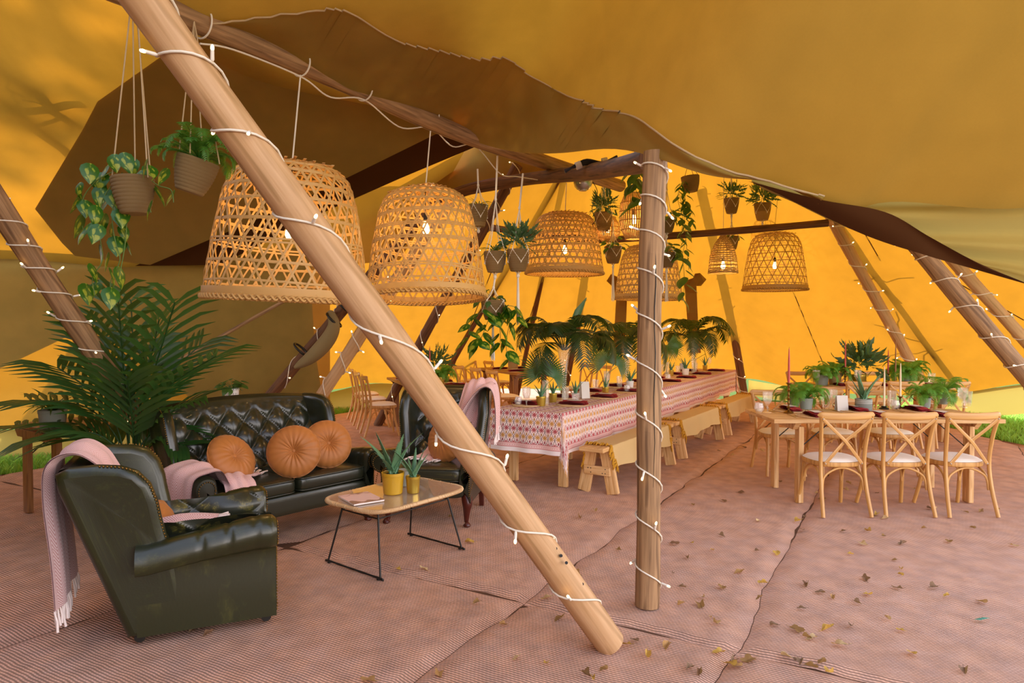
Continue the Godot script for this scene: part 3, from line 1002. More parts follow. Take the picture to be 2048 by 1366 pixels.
		fm.face([low, fp[52], fp[0]])
		var front := obj("arm_front", fm, L, arm)
		var ring := []
		for k in 25:
			var a := TAU * k / 24.0
			ring.append(cen + Vector3(cos(a) * 0.058, sin(a) * 0.062 + 0.01, 0.002))
		for yy in [lh + 0.03, 0.42]: ring.append(Vector3(sg * (w / 2 - 0.065), yy, 0.364))
		obj("stud", studs(ring, 0.016, 0.005), M.brass, front).set_meta("kind", "stuff")
	if lh < 0.1:   # buttoned pads inside the arms
		for sg in [-1.0, 1.0]:
			var pd := MB.new()
			pd.grid(48, 20, func(a, b):
				var x = a * 3.0
				var y = b * 1.3 + 0.15
				var k := 0.045 * pow(absf(sin(PI * (x + y) * 0.5) * sin(PI * (x - y) * 0.5)), 0.5) * minf(minf(a, 1 - a) * 9, 1.0)
				return Vector3(sg * (w / 2 - 0.143 - k - 0.03 * sin(b * PI)), lerpf(0.40, 0.575, b), lerpf(-0.24, 0.345, a)), false, Vector2(1, 0.3), sg > 0)
			obj("arm_pad", pd, M.wornleather, o)
	# legs
	for sx in [-1.0, 1.0]:
		for sz in [-1.0, 1.0]:
			var lm := MB.new()
			var p := Vector3(sx * (w / 2 - 0.10), 0, 0.30 if sz > 0 else -0.30)
			if lh > 0.1:
				if sz > 0: lm.tube(curve([p + Vector3(0, lh + 0.02, -0.01), p + Vector3(sx * 0.012, lh * 0.8, 0.022), p + Vector3(sx * 0.004, lh * 0.45, 0.006), p + Vector3(0, lh * 0.16, 0.0), p + Vector3(sx * 0.008, 0.02, 0.018), p + Vector3(sx * 0.008, 0, 0.018)], 20), [0.042, 0.044, 0.044, 0.043, 0.040, 0.036, 0.032, 0.029, 0.026, 0.024, 0.022, 0.020, 0.018, 0.0165, 0.016, 0.017, 0.022, 0.028, 0.031, 0.030, 0.027], 12)
				else: lm.bar(p + Vector3(0, 0, -0.03), p + Vector3(0, lh, 0), 0.04, 0.04)
				obj("leg", lm, M.mahogany, o)
			else:
				lm.tube([p + Vector3(-0.012, 0.028, 0.01), p + Vector3(0.012, 0.028, 0.01)], 0.026, 16)
				lm.tube([p + Vector3(0, 0.06, 0), p + Vector3(0, 0.03, 0.008)], 0.01, 8)
				obj("castor", lm, M.black, o)
	return o

func round_cushion(label: String, at: Vector3, b: Basis, r := 0.2) -> void:
	var o := thing("round_cushion", label, "cushion", at, 0.0, "rust velvet cushions")
	o.basis = b
	var m := MB.new()
	m.grid(144, 28, func(u, v):
		var s: float = sin(PI * v)
		var q := pow(s, 0.75)
		var a: float = TAU * u
		var pl := sin(a * 18 + 0.6 * sin(a * 5)) * (1 - q) * 1.0 * smoothstep(0.03, 0.25, q) + 0.35 * sin(a * 30 + 2 * sin(a * 3)) * (1 - q) * smoothstep(0.1, 0.3, q)
		var th := 0.078 * pow(maxf(0.0, 1 - pow(q, 3.2)), 0.5) * (1 + 0.055 * pl) - 0.042 * exp(-pow(q / 0.2, 2))
		return Vector3(cos(a) * q * r * (1 + 0.012 * sin(a * 22)), sin(a) * q * r * (1 + 0.012 * sin(a * 22)), th * (1.0 if v < 0.5 else -1.0)), true, Vector2(4, 1))
	var body := obj("cover", m, M.velvet, o)
	for z in [0.040, -0.040]:
		var k := MB.new()
		k.ball(Vector3(0, 0, z), Vector3(0.016, 0.016, 0.008), 10, 6)
		obj("button", k, M.velvet, o)
	var pp := []
	for k in 61: pp.append(Vector3(cos(TAU * k / 60), sin(TAU * k / 60), 0) * r * 1.003)
	var pm := MB.new()
	pm.tube(pp, 0.0045, 6, false, true)
	obj("piping", pm, M.velvet, o)

func drape(o: Node3D, path: Array, side: Callable, nu: int, fold: float, ends: Array, fr := 0.09) -> void:   # cloth along a path; side(t) -> [left offset, right offset]
	var c := curve(path, 60)
	var m := MB.new()
	var pts := PackedVector3Array()
	for j in 61:
		var sd: Array = side.call(j / 60.0)
		var tg: Vector3 = (c[mini(j + 1, 60)] - c[maxi(j - 1, 0)]).normalized()
		var nr: Vector3 = (sd[1] - sd[0]).cross(tg).normalized()
		for i in nu + 1:
			var u := float(i) / nu
			pts.append(c[j] + sd[0].lerp(sd[1], u) + nr * fold * (sin(u * 19.0 + j * 0.02) * 0.6 + sin(u * 7.0 + 1.0 + j * 0.03)))
	var wd: float = (side.call(0.5)[1] - side.call(0.5)[0]).length()
	var ln := 0.0
	for j in 60: ln += (c[j] as Vector3).distance_to(c[j + 1])
	m.surf(pts, nu, 60, false, Vector2(wd / 0.13, ln / 0.13))
	var back := PackedVector3Array()   # the cloth has two faces a few millimetres apart
	for j in 61:
		for i in nu + 1:
			var k := j * (nu + 1) + i
			back.append(m.v[k] - m.n[k] * 0.006)
	m.surf(back, nu, 60, false, Vector2(wd / 0.13, ln / 0.13), true)
	obj("cloth", m, M.throw, o)
	var f := MB.new()
	for e in ends:
		var j := 0 if e == 0 else 60
		var j2 := 1 if e == 0 else 59
		for i in range(0, nu + 1):
			var k := j * (nu + 1) + i
			var p := pts[k]
			var d := (p - pts[j2 * (nu + 1) + i]).normalized()
			var flat := d.y > -0.5
			var q := p + d * fr * R(0.7, 1.1) + Vector3(R(-1, 1), 0, R(-1, 1)) * (0.02 if flat else 0.008)
			if flat: q.y = p.y - 0.004 + R(0, 0.012)
			f.tube([p, p.lerp(q, 0.5) + Vector3(R(-1, 1), R(0, 0.4), R(-1, 1)) * 0.006, q], [0.004, 0.006, 0.0065], 6)
	if ends.size(): obj("fringe", f, M.fringe, o).set_meta("kind", "stuff")

func furniture() -> void:
	var lz := nimg(256, 256, 0.02, 31, 4)
	var ls := nimg(256, 256, 0.05, 32, 3)
	var lg := nimg(256, 256, 0.09, 35, 2, FastNoiseLite.TYPE_CELLULAR)
	var hide := func(base: Color, worn: Color, amt: float) -> ImageTexture:
		return paint(256, 256, func(x, y):
			var a := lz.get_pixel(x, y).r
			var r: float = absf(ls.get_pixel(x, y).r - 0.5)
			var scr := clampf(1 - r * 16.0, 0, 1) * clampf((a - 0.45) * 4, 0, 1) * amt
			var c := base.lerp(worn, clampf((a - 0.55) * 1.6, 0, 0.5) * amt + scr * 0.6)
			return c)
	var grain := gray(nimg(256, 256, 0.25, 33, 2))
	var lo := {"heightmap_texture": grain, "heightmap_scale": 0.03, "clearcoat": 0.35, "clearcoat_roughness": 0.18}
	M.leather = mat(Color.WHITE, 0.29, {"albedo_texture": hide.call(hexc("23271a"), hexc("3c4020"), 0.35)}.merged(lo))
	M.wornleather = mat(Color.WHITE, 0.4, {"albedo_texture": hide.call(hexc("26291a"), hexc("8a7c34"), 1.0)}.merged(lo))
	M.armleather = mat(Color.WHITE, 0.36, {"albedo_texture": hide.call(hexc("25290f"), hexc("5d5c26"), 0.5)}.merged(lo))
	M.sideleather = mat(Color.WHITE, 0.4, {"albedo_texture": hide.call(hexc("22270f"), hexc("3e441a"), 0.6)}.merged(lo))
	M.brass = mat(hexc("8a6a34"), 0.3, {"metallic": 0.9})
	M.velvet = mat(hexc("a8682c"), 0.55, {"rim": 1.0, "rim_tint": 0.6})
	M.throw = mat(Color.WHITE, 0.9, {"albedo_texture": paint(128, 128, func(x, y):   # chevron twill
		var col := int(x / 32)
		var s = (x % 32) if col % 2 == 0 else 31 - (x % 32)
		var k := posmod(y + s, 12)
		return hexc("e9cfcb") if k < 6 else hexc("c98f88")), "rim": 0.3})
	M.fringe = mat(hexc("ecdcd4"), 0.95)
	# armchair in the foreground, on castors
	var turn := atan2(0.912, -0.41)
	wing_seat("armchair", "dark green leather wing armchair in the foreground seen from its side", "armchair", 0.82, 0.92, 0.04, 1, Vector3(-1.74, 0, -3.81), turn)
	wing_seat("armchair", "dark green tufted leather wing armchair beside the long table end", "armchair", 0.85, 1.06, 0.22, 1, Vector3(-0.64, 0, -5.76), atan2(-0.15, 0.99))
	wing_seat("sofa", "two seat dark green buttoned leather sofa with wings", "sofa", 1.50, 1.0, 0.2, 2, Vector3(-1.856, 0, -5.285), atan2(0.76, 0.65))
	# cushions
	var face := func(px: float, py: float, d: float, yaw: float, tilt: float, label: String, r := 0.2): round_cushion(label, D(px, py, d), Basis.from_euler(Vector3(tilt, yaw, 0)), r)
	round_cushion("rust velvet round cushion slumped at the left end of the sofa, tilted to the right", D(463, 917, 5.0), Basis.looking_at(-Vector3(0.74, 0.55, 0.36)), 0.19)
	face.call(588, 903, 5.15, 0.25, -0.3, "rust velvet round cushion in the middle of the sofa, facing front", 0.195)
	face.call(655, 888, 5.45, 0.5, -0.35, "rust velvet round cushion at the right end of the sofa, behind its neighbour", 0.19)
	face.call(892, 880, 5.72, -0.7, -0.3, "rust velvet round cushion on the armchair beside the long table", 0.19)
	face.call(335, 1062, 3.95, 1.9, -0.35, "rust velvet round cushion tucked inside the foreground armchair", 0.19)
	# throws
	var th := thing("throw_blanket", "pink herringbone throw hung over the back of the foreground armchair", "throw", Vector3(-1.74, 0, -3.81), turn)
	drape(th, [Vector3(0, 0.60, -0.33), Vector3(0, 0.80, -0.435), Vector3(0, 0.90, -0.495), Vector3(0, 0.955, -0.585), Vector3(0, 0.91, -0.675), Vector3(0, 0.75, -0.685), Vector3(0, 0.45, -0.655), Vector3(0, 0.22, -0.64)], func(t): return [Vector3(lerpf(-0.20, -0.32, t), 0, 0), Vector3(lerpf(0.24, 0.27, t), 0, 0)], 30, 0.012, [1], 0.1)
	th = thing("throw_blanket", "pink herringbone throw crumpled on the foreground armchair seat", "throw", Vector3(-1.74, 0, -3.81), turn)
	drape(th, [Vector3(0.02, 0.48, -0.22), Vector3(0.0, 0.50, -0.14), Vector3(-0.02, 0.495, -0.05), Vector3(-0.04, 0.475, 0.06)], func(t): return [Vector3(-0.16, 0.0, -0.03), Vector3(0.14, 0.03, 0.03)], 24, 0.018, [1], 0.06)
	th = thing("throw_blanket", "pink herringbone throw over the near arm of the sofa hanging to the floor", "throw", Vector3(-1.856, 0, -5.285), atan2(0.76, 0.65))
	drape(th, [Vector3(-0.42, 0.485, 0.1), Vector3(-0.52, 0.50, 0.12), Vector3(-0.60, 0.62, 0.13), Vector3(-0.70, 0.625, 0.13), Vector3(-0.80, 0.58, 0.13), Vector3(-0.82, 0.40, 0.13)], func(t): return [Vector3(0, 0, -0.24), Vector3(0, 0, 0.26)], 22, 0.014, [])
	drape(th, [Vector3(-0.24, 0.487, 0.0), Vector3(-0.34, 0.50, 0.10), Vector3(-0.44, 0.53, 0.24), Vector3(-0.47, 0.50, 0.37), Vector3(-0.475, 0.38, 0.415), Vector3(-0.48, 0.2, 0.42), Vector3(-0.48, 0.10, 0.42)], func(t): return [Vector3(-0.10, 0.02, -0.04 * (1 - t)), Vector3(0.10, 0, 0.07 * (1 - t))], 20, 0.012, [0, 1], 0.09)
	th = thing("throw_blanket", "pink herringbone throw over the wing of the armchair beside the long table", "throw", Vector3(-0.64, 0, -5.76), atan2(-0.15, 0.99))
	drape(th, [Vector3(0.05, 0.62, -0.33), Vector3(0.16, 0.82, -0.36), Vector3(0.27, 1.0, -0.42), Vector3(0.36, 1.075, -0.44), Vector3(0.425, 1.05, -0.44), Vector3(0.46, 0.9, -0.43), Vector3(0.465, 0.66, -0.42)], func(t): return [Vector3(-0.03, 0.02, -0.16), Vector3(0.0, -0.03, 0.20)], 26, 0.014, [1], 0.07)
	drape(th, [Vector3(0.26, 1.02, -0.66), Vector3(0.26, 1.085, -0.60), Vector3(0.26, 1.05, -0.50), Vector3(0.24, 0.92, -0.43), Vector3(0.20, 0.75, -0.36), Vector3(0.13, 0.58, -0.27)], func(t): return [Vector3(-0.13 - 0.02 * t, 0, 0.0), Vector3(0.16 - 0.08 * t, 0.0, 0.06 * (1 - t))], 24, 0.02, [])
	drape(th, [Vector3(0.04, 0.66, -0.30), Vector3(-0.02, 0.52, -0.20), Vector3(-0.05, 0.49, -0.06), Vector3(-0.10, 0.482, 0.10)], func(t): return [Vector3(-0.13, 0, -0.02), Vector3(0.17, 0, 0.03)], 22, 0.01, [1], 0.07)
	coffee_table()

func coffee_table() -> void:
	var o := thing("coffee_table", "rattan topped coffee table with glass and black wire legs", "table", Vector3(-0.80, 0, -4.70), 0.90)
	var outline := func(a: float, k: float) -> Vector2: return Vector2(spow(cos(a), 0.42) * 0.43, spow(sin(a), 0.36) * 0.30) * k
	var ring := []
	for k in 97:
		var q: Vector2 = outline.call(TAU * k / 96.0, 1.0)
		ring.append(Vector3(q.x, 0.43, q.y))
	var m := MB.new()
	m.tube(ring, 0.0125, 10, false, true)
	var rim := obj("rim", m, M.rattan, o)
	m = MB.new()   # cane binding round the rim
	for k in 192:
		var a := TAU * k / 192.0
		var q: Vector2 = outline.call(a, 1.0)
		var q2: Vector2 = outline.call(a + 0.005, 1.0)
		var tg := (q2 - q).normalized()
		var pp := []
		for s in 9: pp.append(Vector3(q.x, 0.43, q.y) + Vector3(-tg.y * cos(TAU * s / 8), sin(TAU * s / 8), tg.x * cos(TAU * s / 8)) * 0.0135 + Vector3(tg.x, 0, tg.y) * 0.002 * sin(s))
		m.tube(pp, 0.0022, 4, false, true)
	obj("binding", m, M.rattan, rim).set_meta("kind", "stuff")
	for k in 56:   # strands stretched under the glass
		var x := -0.415 + 0.83 * k / 55.0
		var z := 0.30 * pow(1 - pow(absf(x) / 0.43, 2 / 0.42), 0.18)
		var s := MB.new()
		s.tube([Vector3(x, 0.428, -z), Vector3(x * 0.97, 0.428, z)], 0.0032, 5)
		obj("rattan_strand", s, M.rattan, o)
	m = MB.new()
	var poly := PackedVector2Array()
	for k in 64:
		var q: Vector2 = outline.call(TAU * k / 64.0, 0.985)
		poly.append(Vector2(q.x, -q.y))
	m.at(Transform3D(Basis(Vector3.RIGHT, -PI / 2), Vector3(0, 0.4415, 0)))
	m.prism(poly, 0.005)
	obj("glass_top", m, M.glass, o)
	for sx in [-1.0, 1.0]:
		m = MB.new()
		var x: float = sx * 0.345
		m.tube(curve([Vector3(x * 0.9, 0.425, -0.17), Vector3(x, 0.2, -0.22), Vector3(x * 1.08, 0.022, -0.262), Vector3(x * 1.09, 0.012, -0.25), Vector3(x * 1.09, 0.012, 0.25), Vector3(x * 1.08, 0.022, 0.262), Vector3(x, 0.2, 0.22), Vector3(x * 0.9, 0.425, 0.17)], 60), 0.0065, 8)
		m.tube([Vector3(x * 0.93, 0.36, -0.185), Vector3(x * 0.93, 0.36, 0.185)], 0.005, 6)
		obj("leg_frame", m, M.black, o)
		for sz in [-0.25, 0.25]:
			var g := MB.new()
			g.lathe([Vector2(0.0, 0), Vector2(0.014, 0), Vector2(0.014, 0.012), Vector2(0, 0.014)], 10)
			obj("foot", g, M.black, o).position = Vector3(x * 1.09, 0, sz)
	for sz in [-0.182, 0.182]:
		m = MB.new()
		m.tube([Vector3(-0.32, 0.36, sz), Vector3(0.32, 0.36, sz)], 0.005, 6)
		obj("side_rail", m, M.black, o)
	# booklet
	var b := thing("booklet", "white booklet with a pink and brown cover lying on the coffee table", "booklet", G(722, 999, 0.445) + Vector3(0, 0.002, 0), 0.62)
	m = MB.new()
	m.box(Vector3(0, 0.005, 0), Vector3(0.21, 0.009, 0.27), 0.001)
	obj("pages", m, M.paper, b)
	m = MB.new()
	m.box(Vector3(0, 0.0102, 0), Vector3(0.212, 0.0008, 0.272), 0.0)
	obj("cover", m, mat(Color.WHITE, 0.4, {"albedo_texture": paint(64, 64, func(x, y):
		var c := hexc("e9c9c2")
		if absf(y - 30 - 6 * sin(x * 0.12)) < 7 + 4 * sin(x * 0.21): c = hexc("9a7868")
		if absf(y - 44 - 3 * sin(x * 0.3)) < 2: c = hexc("c9a49a")
		return c), "uv1_scale": Vector3(4.6, 3.6, 1)}), b)

# ---- trestle tables, cross-back chairs, benches, the long laid table
const TA := Vector3(0.453, 0, -6.44)      # near bench-side corner of the long table
const TU := Vector3(0.508, 0, -0.861)     # along it
const TW := Vector3(-0.861, 0, -0.508)    # across it
var chair0: Node3D
func T(a: float, w: float, y := 0.766) -> Vector3: return TA + TU * a + TW * w + Vector3(0, y, 0)
func Tpx(px: float, w: float, y := 0.766) -> Vector3:   # on the long table, w from its edge, in the column px
	var k := (px - 1024.0) / F
	var p := TA + TW * w
	return T((-k * p.z - p.x) / (TU.x + k * TU.z), w, y)
func Ta(px: float, w: float) -> float: return (Tpx(px, w) - T(0, w)).dot(TU)

func trestle(label: String, L: float, at: Vector3, turn: float, m: Material, group := "", inset := 0.22) -> Node3D:
	var o := thing("trestle_table", label, "table", at, turn, group)
	var z := -0.38
	for k in 5:
		var w: float = [0.16, 0.145, 0.15, 0.155, 0.15][k]
		var b := MB.new()
		b.box(Vector3(0.1 * k, 0.7425, z + w / 2), Vector3(0.001, 0.001, 0.001), 0)
		b = MB.new()
		b.box(Vector3(0, 0.7425 + 0.0006 * (k % 2), z + w / 2), Vector3(L, 0.036, w - 0.002), 0.003)
		for q in b.uv.size(): b.uv[q] += Vector2(0.37 * k, 0.21 * k)
		obj("plank", b, m, o)
		z += w
	for sx in [-1.0, 1.0]:
		var x: float = sx * (L / 2 - inset)
		var c := MB.new()
		c.prism(PackedVector2Array([Vector2(-0.36, 0.722), Vector2(-0.30, 0.66), Vector2(0.30, 0.66), Vector2(0.36, 0.722)]), 0.045)
		var cross := obj("crossbar", c, m, o)
		cross.transform = Transform3D(Basis(Vector3.UP, PI / 2), Vector3(x, 0, 0))
		for sz in [-1.0, 1.0]:
			var l := MB.new()
			l.box(Vector3(x - sx * 0.045, 0.345, sz * 0.285), Vector3(0.045, 0.69, 0.095), 0.004)
			obj("leg", l, m, o)
			var s := MB.new()
			s.tube([Vector3(x - sx * 0.07, 0.5, sz * 0.27), Vector3(x - sx * 0.32, 0.715, sz * 0.27)], 0.005, 6)
			obj("stay", s, M.black, o)
	return o

func make_chair(label: String) -> Node3D:
	var o := thing("cross_back_chair", label, "chair")
	var w: Material = M.chairwood
	var seat := func(a: float, k: float) -> Vector2: return Vector2(spow(cos(a), 0.72) * (0.215 - 0.02 * sin(a) * -1.0) * k, spow(sin(a), 0.72) * 0.205 * k)
	var fr := MB.new()
	fr.lathe([Vector2(0, 0), Vector2(1, 0)], 4)
	fr = MB.new()
	var rows := PackedVector3Array()
	for q in [[0.9, 0.40], [0.985, 0.402], [1.0, 0.41], [1.0, 0.436], [0.985, 0.442], [0.0, 0.442]]:
		for k in 41:
			var e: Vector2 = seat.call(TAU * k / 40.0, q[0])
			rows.append(Vector3(e.x, q[1], e.y))
	fr.surf(rows, 40, 5, true, Vector2(1.3, 0.2))
	obj("seat_frame", fr, w, o)
	var cu := MB.new()
	cu.grid(40, 8, func(a, b):
		var e: Vector2 = seat.call(TAU * a, 0.975 * (1 - b * 0.98) if b > 0.12 else 0.975 * lerpf(1.0, 0.985, b / 0.12))
		return Vector3(e.x, 0.443 + 0.034 * pow(1 - pow(1 - b, 3.4), 0.6), e.y), true)
	obj("seat_cushion", cu, M.cream, o)
	for sx in [-1.0, 1.0]:
		var b := MB.new()
		b.tube(curve([Vector3(sx * 0.205, 0, -0.285), Vector3(sx * 0.192, 0.22, -0.222), Vector3(sx * 0.186, 0.44, -0.192), Vector3(sx * 0.195, 0.66, -0.215), Vector3(sx * 0.215, 0.845, -0.258)], 20), 0.0165, 10)
		obj("rear_leg", b, w, o)
		var f := MB.new()
		f.tube(curve([Vector3(sx * 0.20, 0, 0.215), Vector3(sx * 0.178, 0.2, 0.165), Vector3(sx * 0.17, 0.41, 0.135)], 10), 0.0165, 10)
		obj("front_leg", f, w, o)
		var x := MB.new()
		var c := curve([Vector3(sx * 0.205, 0.82, -0.266), Vector3(sx * 0.10, 0.72, -0.252), Vector3(0, 0.625, -0.236 - sx * 0.008), Vector3(-sx * 0.09, 0.52, -0.222), Vector3(-sx * 0.155, 0.435, -0.212)], 16)
		var ring := PackedVector3Array()
		for k in c.size():
			var tg: Vector3 = (c[mini(k + 1, 16)] - c[maxi(k - 1, 0)]).normalized()
			var nn := Vector3(0, 0.12, -1).normalized()
			var sd := tg.cross(nn).normalized() * 0.0125
			for q in [[-1, -1], [1, -1], [1, 1], [-1, 1], [-1, -1]]: ring.append(c[k] + sd * q[0] + nn * 0.004 * q[1])
		x.surf(ring, 4, 16, true, Vector2(0.06, 0.5))
		var sl := obj("cross_slat", x, w, o)
		for p in [c[0], c[16]]:
			var bo := MB.new()
			bo.ball(p + Vector3(0, 0, -0.006), Vector3(0.006, 0.006, 0.004), 8, 5)
			obj("bolt", bo, M.steel, sl)
		for e in [[Vector3(sx * 0.186, 0.235, -0.20), Vector3(sx * 0.17, 0.225, 0.155), Vector3(0, 0.17, 0)]]:   # side hoops
			var s := MB.new()
			s.tube(curve([e[0], Vector3(sx * 0.180, 0.34, -0.15), Vector3(sx * 0.172, 0.395, -0.02), Vector3(sx * 0.172, 0.34, 0.105), e[1]], 20), 0.0095, 8)
			obj("hoop", s, w, o)
	for z in [-0.205, 0.15]:
		var s := MB.new()
		var wd := 0.175 if z < 0 else 0.165
		s.tube(curve([Vector3(-wd, 0.21, z), Vector3(-wd * 0.85, 0.33, z * 0.95), Vector3(0, 0.395, z * 0.9), Vector3(wd * 0.85, 0.33, z * 0.95), Vector3(wd, 0.21, z)], 24), 0.0095, 8)
		obj("hoop", s, w, o)
	var r := MB.new()   # top rail, bowed backwards, tall and rounded
	var rr := PackedVector3Array()
	for k in 25:
		var u := k / 24.0 * 2 - 1
		var e := clampf((1 - absf(u)) * 8, 0, 1)
		var hh := 0.031 * sqrt(e) + 0.001
		for q in 13:
			var a := TAU * q / 12
			rr.append(Vector3(u * 0.245, 0.85 + 0.010 * (1 - u * u) * -1.0 + spow(sin(a), 0.7) * hh, -0.278 + 0.032 * u * u - 0.0 + spow(cos(a), 0.8) * 0.014 * sqrt(e)))
	r.surf(rr, 12, 24, true, Vector2(0.15, 0.5))
	obj("top_rail", r, w, o)
	return o
func chair(label: String, at: Vector3, f: Vector2, group := "") -> void:
	var turn := atan2(f.x, f.y)
	if chair0 == null:
		chair0 = make_chair(label)
		chair0.position = at
		chair0.rotation.y = turn
		if group: chair0.set_meta("group", group)
	else: dup(chair0, label, at, turn, group)

func bench(label: String, at: Vector3, turn: float, L: float) -> Node3D:
	var o := thing("bench", label, "bench", at, turn, "pine benches along the long table")
	var m := MB.new()
	m.box(Vector3(0, 0.43, 0), Vector3(L, 0.04, 0.25), 0.005)
	obj("seat", m, M.pine, o)
	for sx in [-1.0, 1.0]:
		var x: float = sx * (L / 2 - 0.17)
		for sz in [-1.0, 1.0]:
			m = MB.new()
			m.bar(Vector3(x, 0, sz * 0.155), Vector3(x, 0.41, sz * 0.075), 0.045, 0.115, Vector3.RIGHT, 0.003)
			obj("leg", m, M.pine, o)
		m = MB.new()
		m.box(Vector3(x + sx * 0.034, 0.215, 0), Vector3(0.024, 0.085, 0.27), 0.003)
		var br := obj("brace", m, M.pine, o)
		for q in [[-0.09, 0.02], [-0.06, -0.02], [0.09, 0.02], [0.06, -0.02], [-0.06, 0.02], [0.09, -0.02]]:
			m = MB.new()
			m.ball(Vector3(x + sx * 0.046, 0.215 + q[1], q[0]), Vector3(0.003, 0.006, 0.006), 6, 4)
			obj("bolt", m, M.black, br)
	m = MB.new()
	m.box(Vector3(0, 0.36, 0), Vector3(L - 0.42, 0.09, 0.03), 0.003)
	obj("rail", m, M.pine, o)
	return o
func runner(label: String, at: Vector3, turn: float, x0: float, x1: float) -> void:
	var o := thing("bench_runner", label, "runner", at, turn, "linen runners on the benches")
	var sec := [Vector2(0.245, 0), Vector2(0.34, 0), Vector2(0.42, 0), Vector2(0.448, 0), Vector2(0.4545, 0), Vector2(0.455, 0), Vector2(0.4545, 0), Vector2(0.448, 0), Vector2(0.42, 0), Vector2(0.34, 0), Vector2(0.245, 0)]
	var zs := [-0.165, -0.145, -0.134, -0.131, -0.12, 0.0, 0.12, 0.131, 0.134, 0.145, 0.165]
	var p := PackedVector3Array()
	for i in 41:
		var x := lerpf(x0, x1, i / 40.0)
		for k in 11:
			var low := 1.0 - clampf((sec[k].x - 0.2) / 0.24, 0, 1)
			var dr := 0.018 * low * sin(i * 0.22 + (2.0 if k > 5 else 0.0))
			p.append(Vector3(x, sec[k].x + dr + 0.001 * sin(i * 1.3 + k), zs[k] + 0.02 * low * sin(i * 0.5 + k * 0.2)))
	var m := MB.new()
	m.surf(p, 10, 40, false, Vector2(1, 2))
	obj("cloth", m, M.linen, o)
	m = MB.new()
	for e in [0, 40]:
		for k in range(0, 10):
			for s in 4:
				var a := p[e * 11 + k].lerp(p[e * 11 + k + 1], s / 4.0)
				var out: float = -1.0 if e == 0 else 1.0
				var top := k > 3 and k < 6
				var b := a + Vector3(out * R(0.045, 0.07), 0.006 if top else -R(0.03, 0.05), R(-0.01, 0.01))
				var mid := a.lerp(b, 0.5) + Vector3(0, 0.018, R(-0.008, 0.008))
				m.tube([a + Vector3(0, 0.004, 0), mid, b], [0.010, 0.011, 0.006], 5)
	for sz in [0, 10]:   # the tassels that hang at its corners
		for e in [0, 40]:
			for s in 7:
				var a := p[e * 11 + sz].lerp(p[e * 11 + (1 if sz == 0 else 9)], s / 7.0) + Vector3(0.01 if e == 0 else -0.01, 0, 0.008 if sz == 10 else -0.008)
				m.tube([a, a + Vector3(R(-0.01, 0.01), -R(0.04, 0.08), R(-0.005, 0.01))], [0.008, 0.005], 5)
	obj("fringe", m, M.mustard, o).set_meta("kind", "stuff")

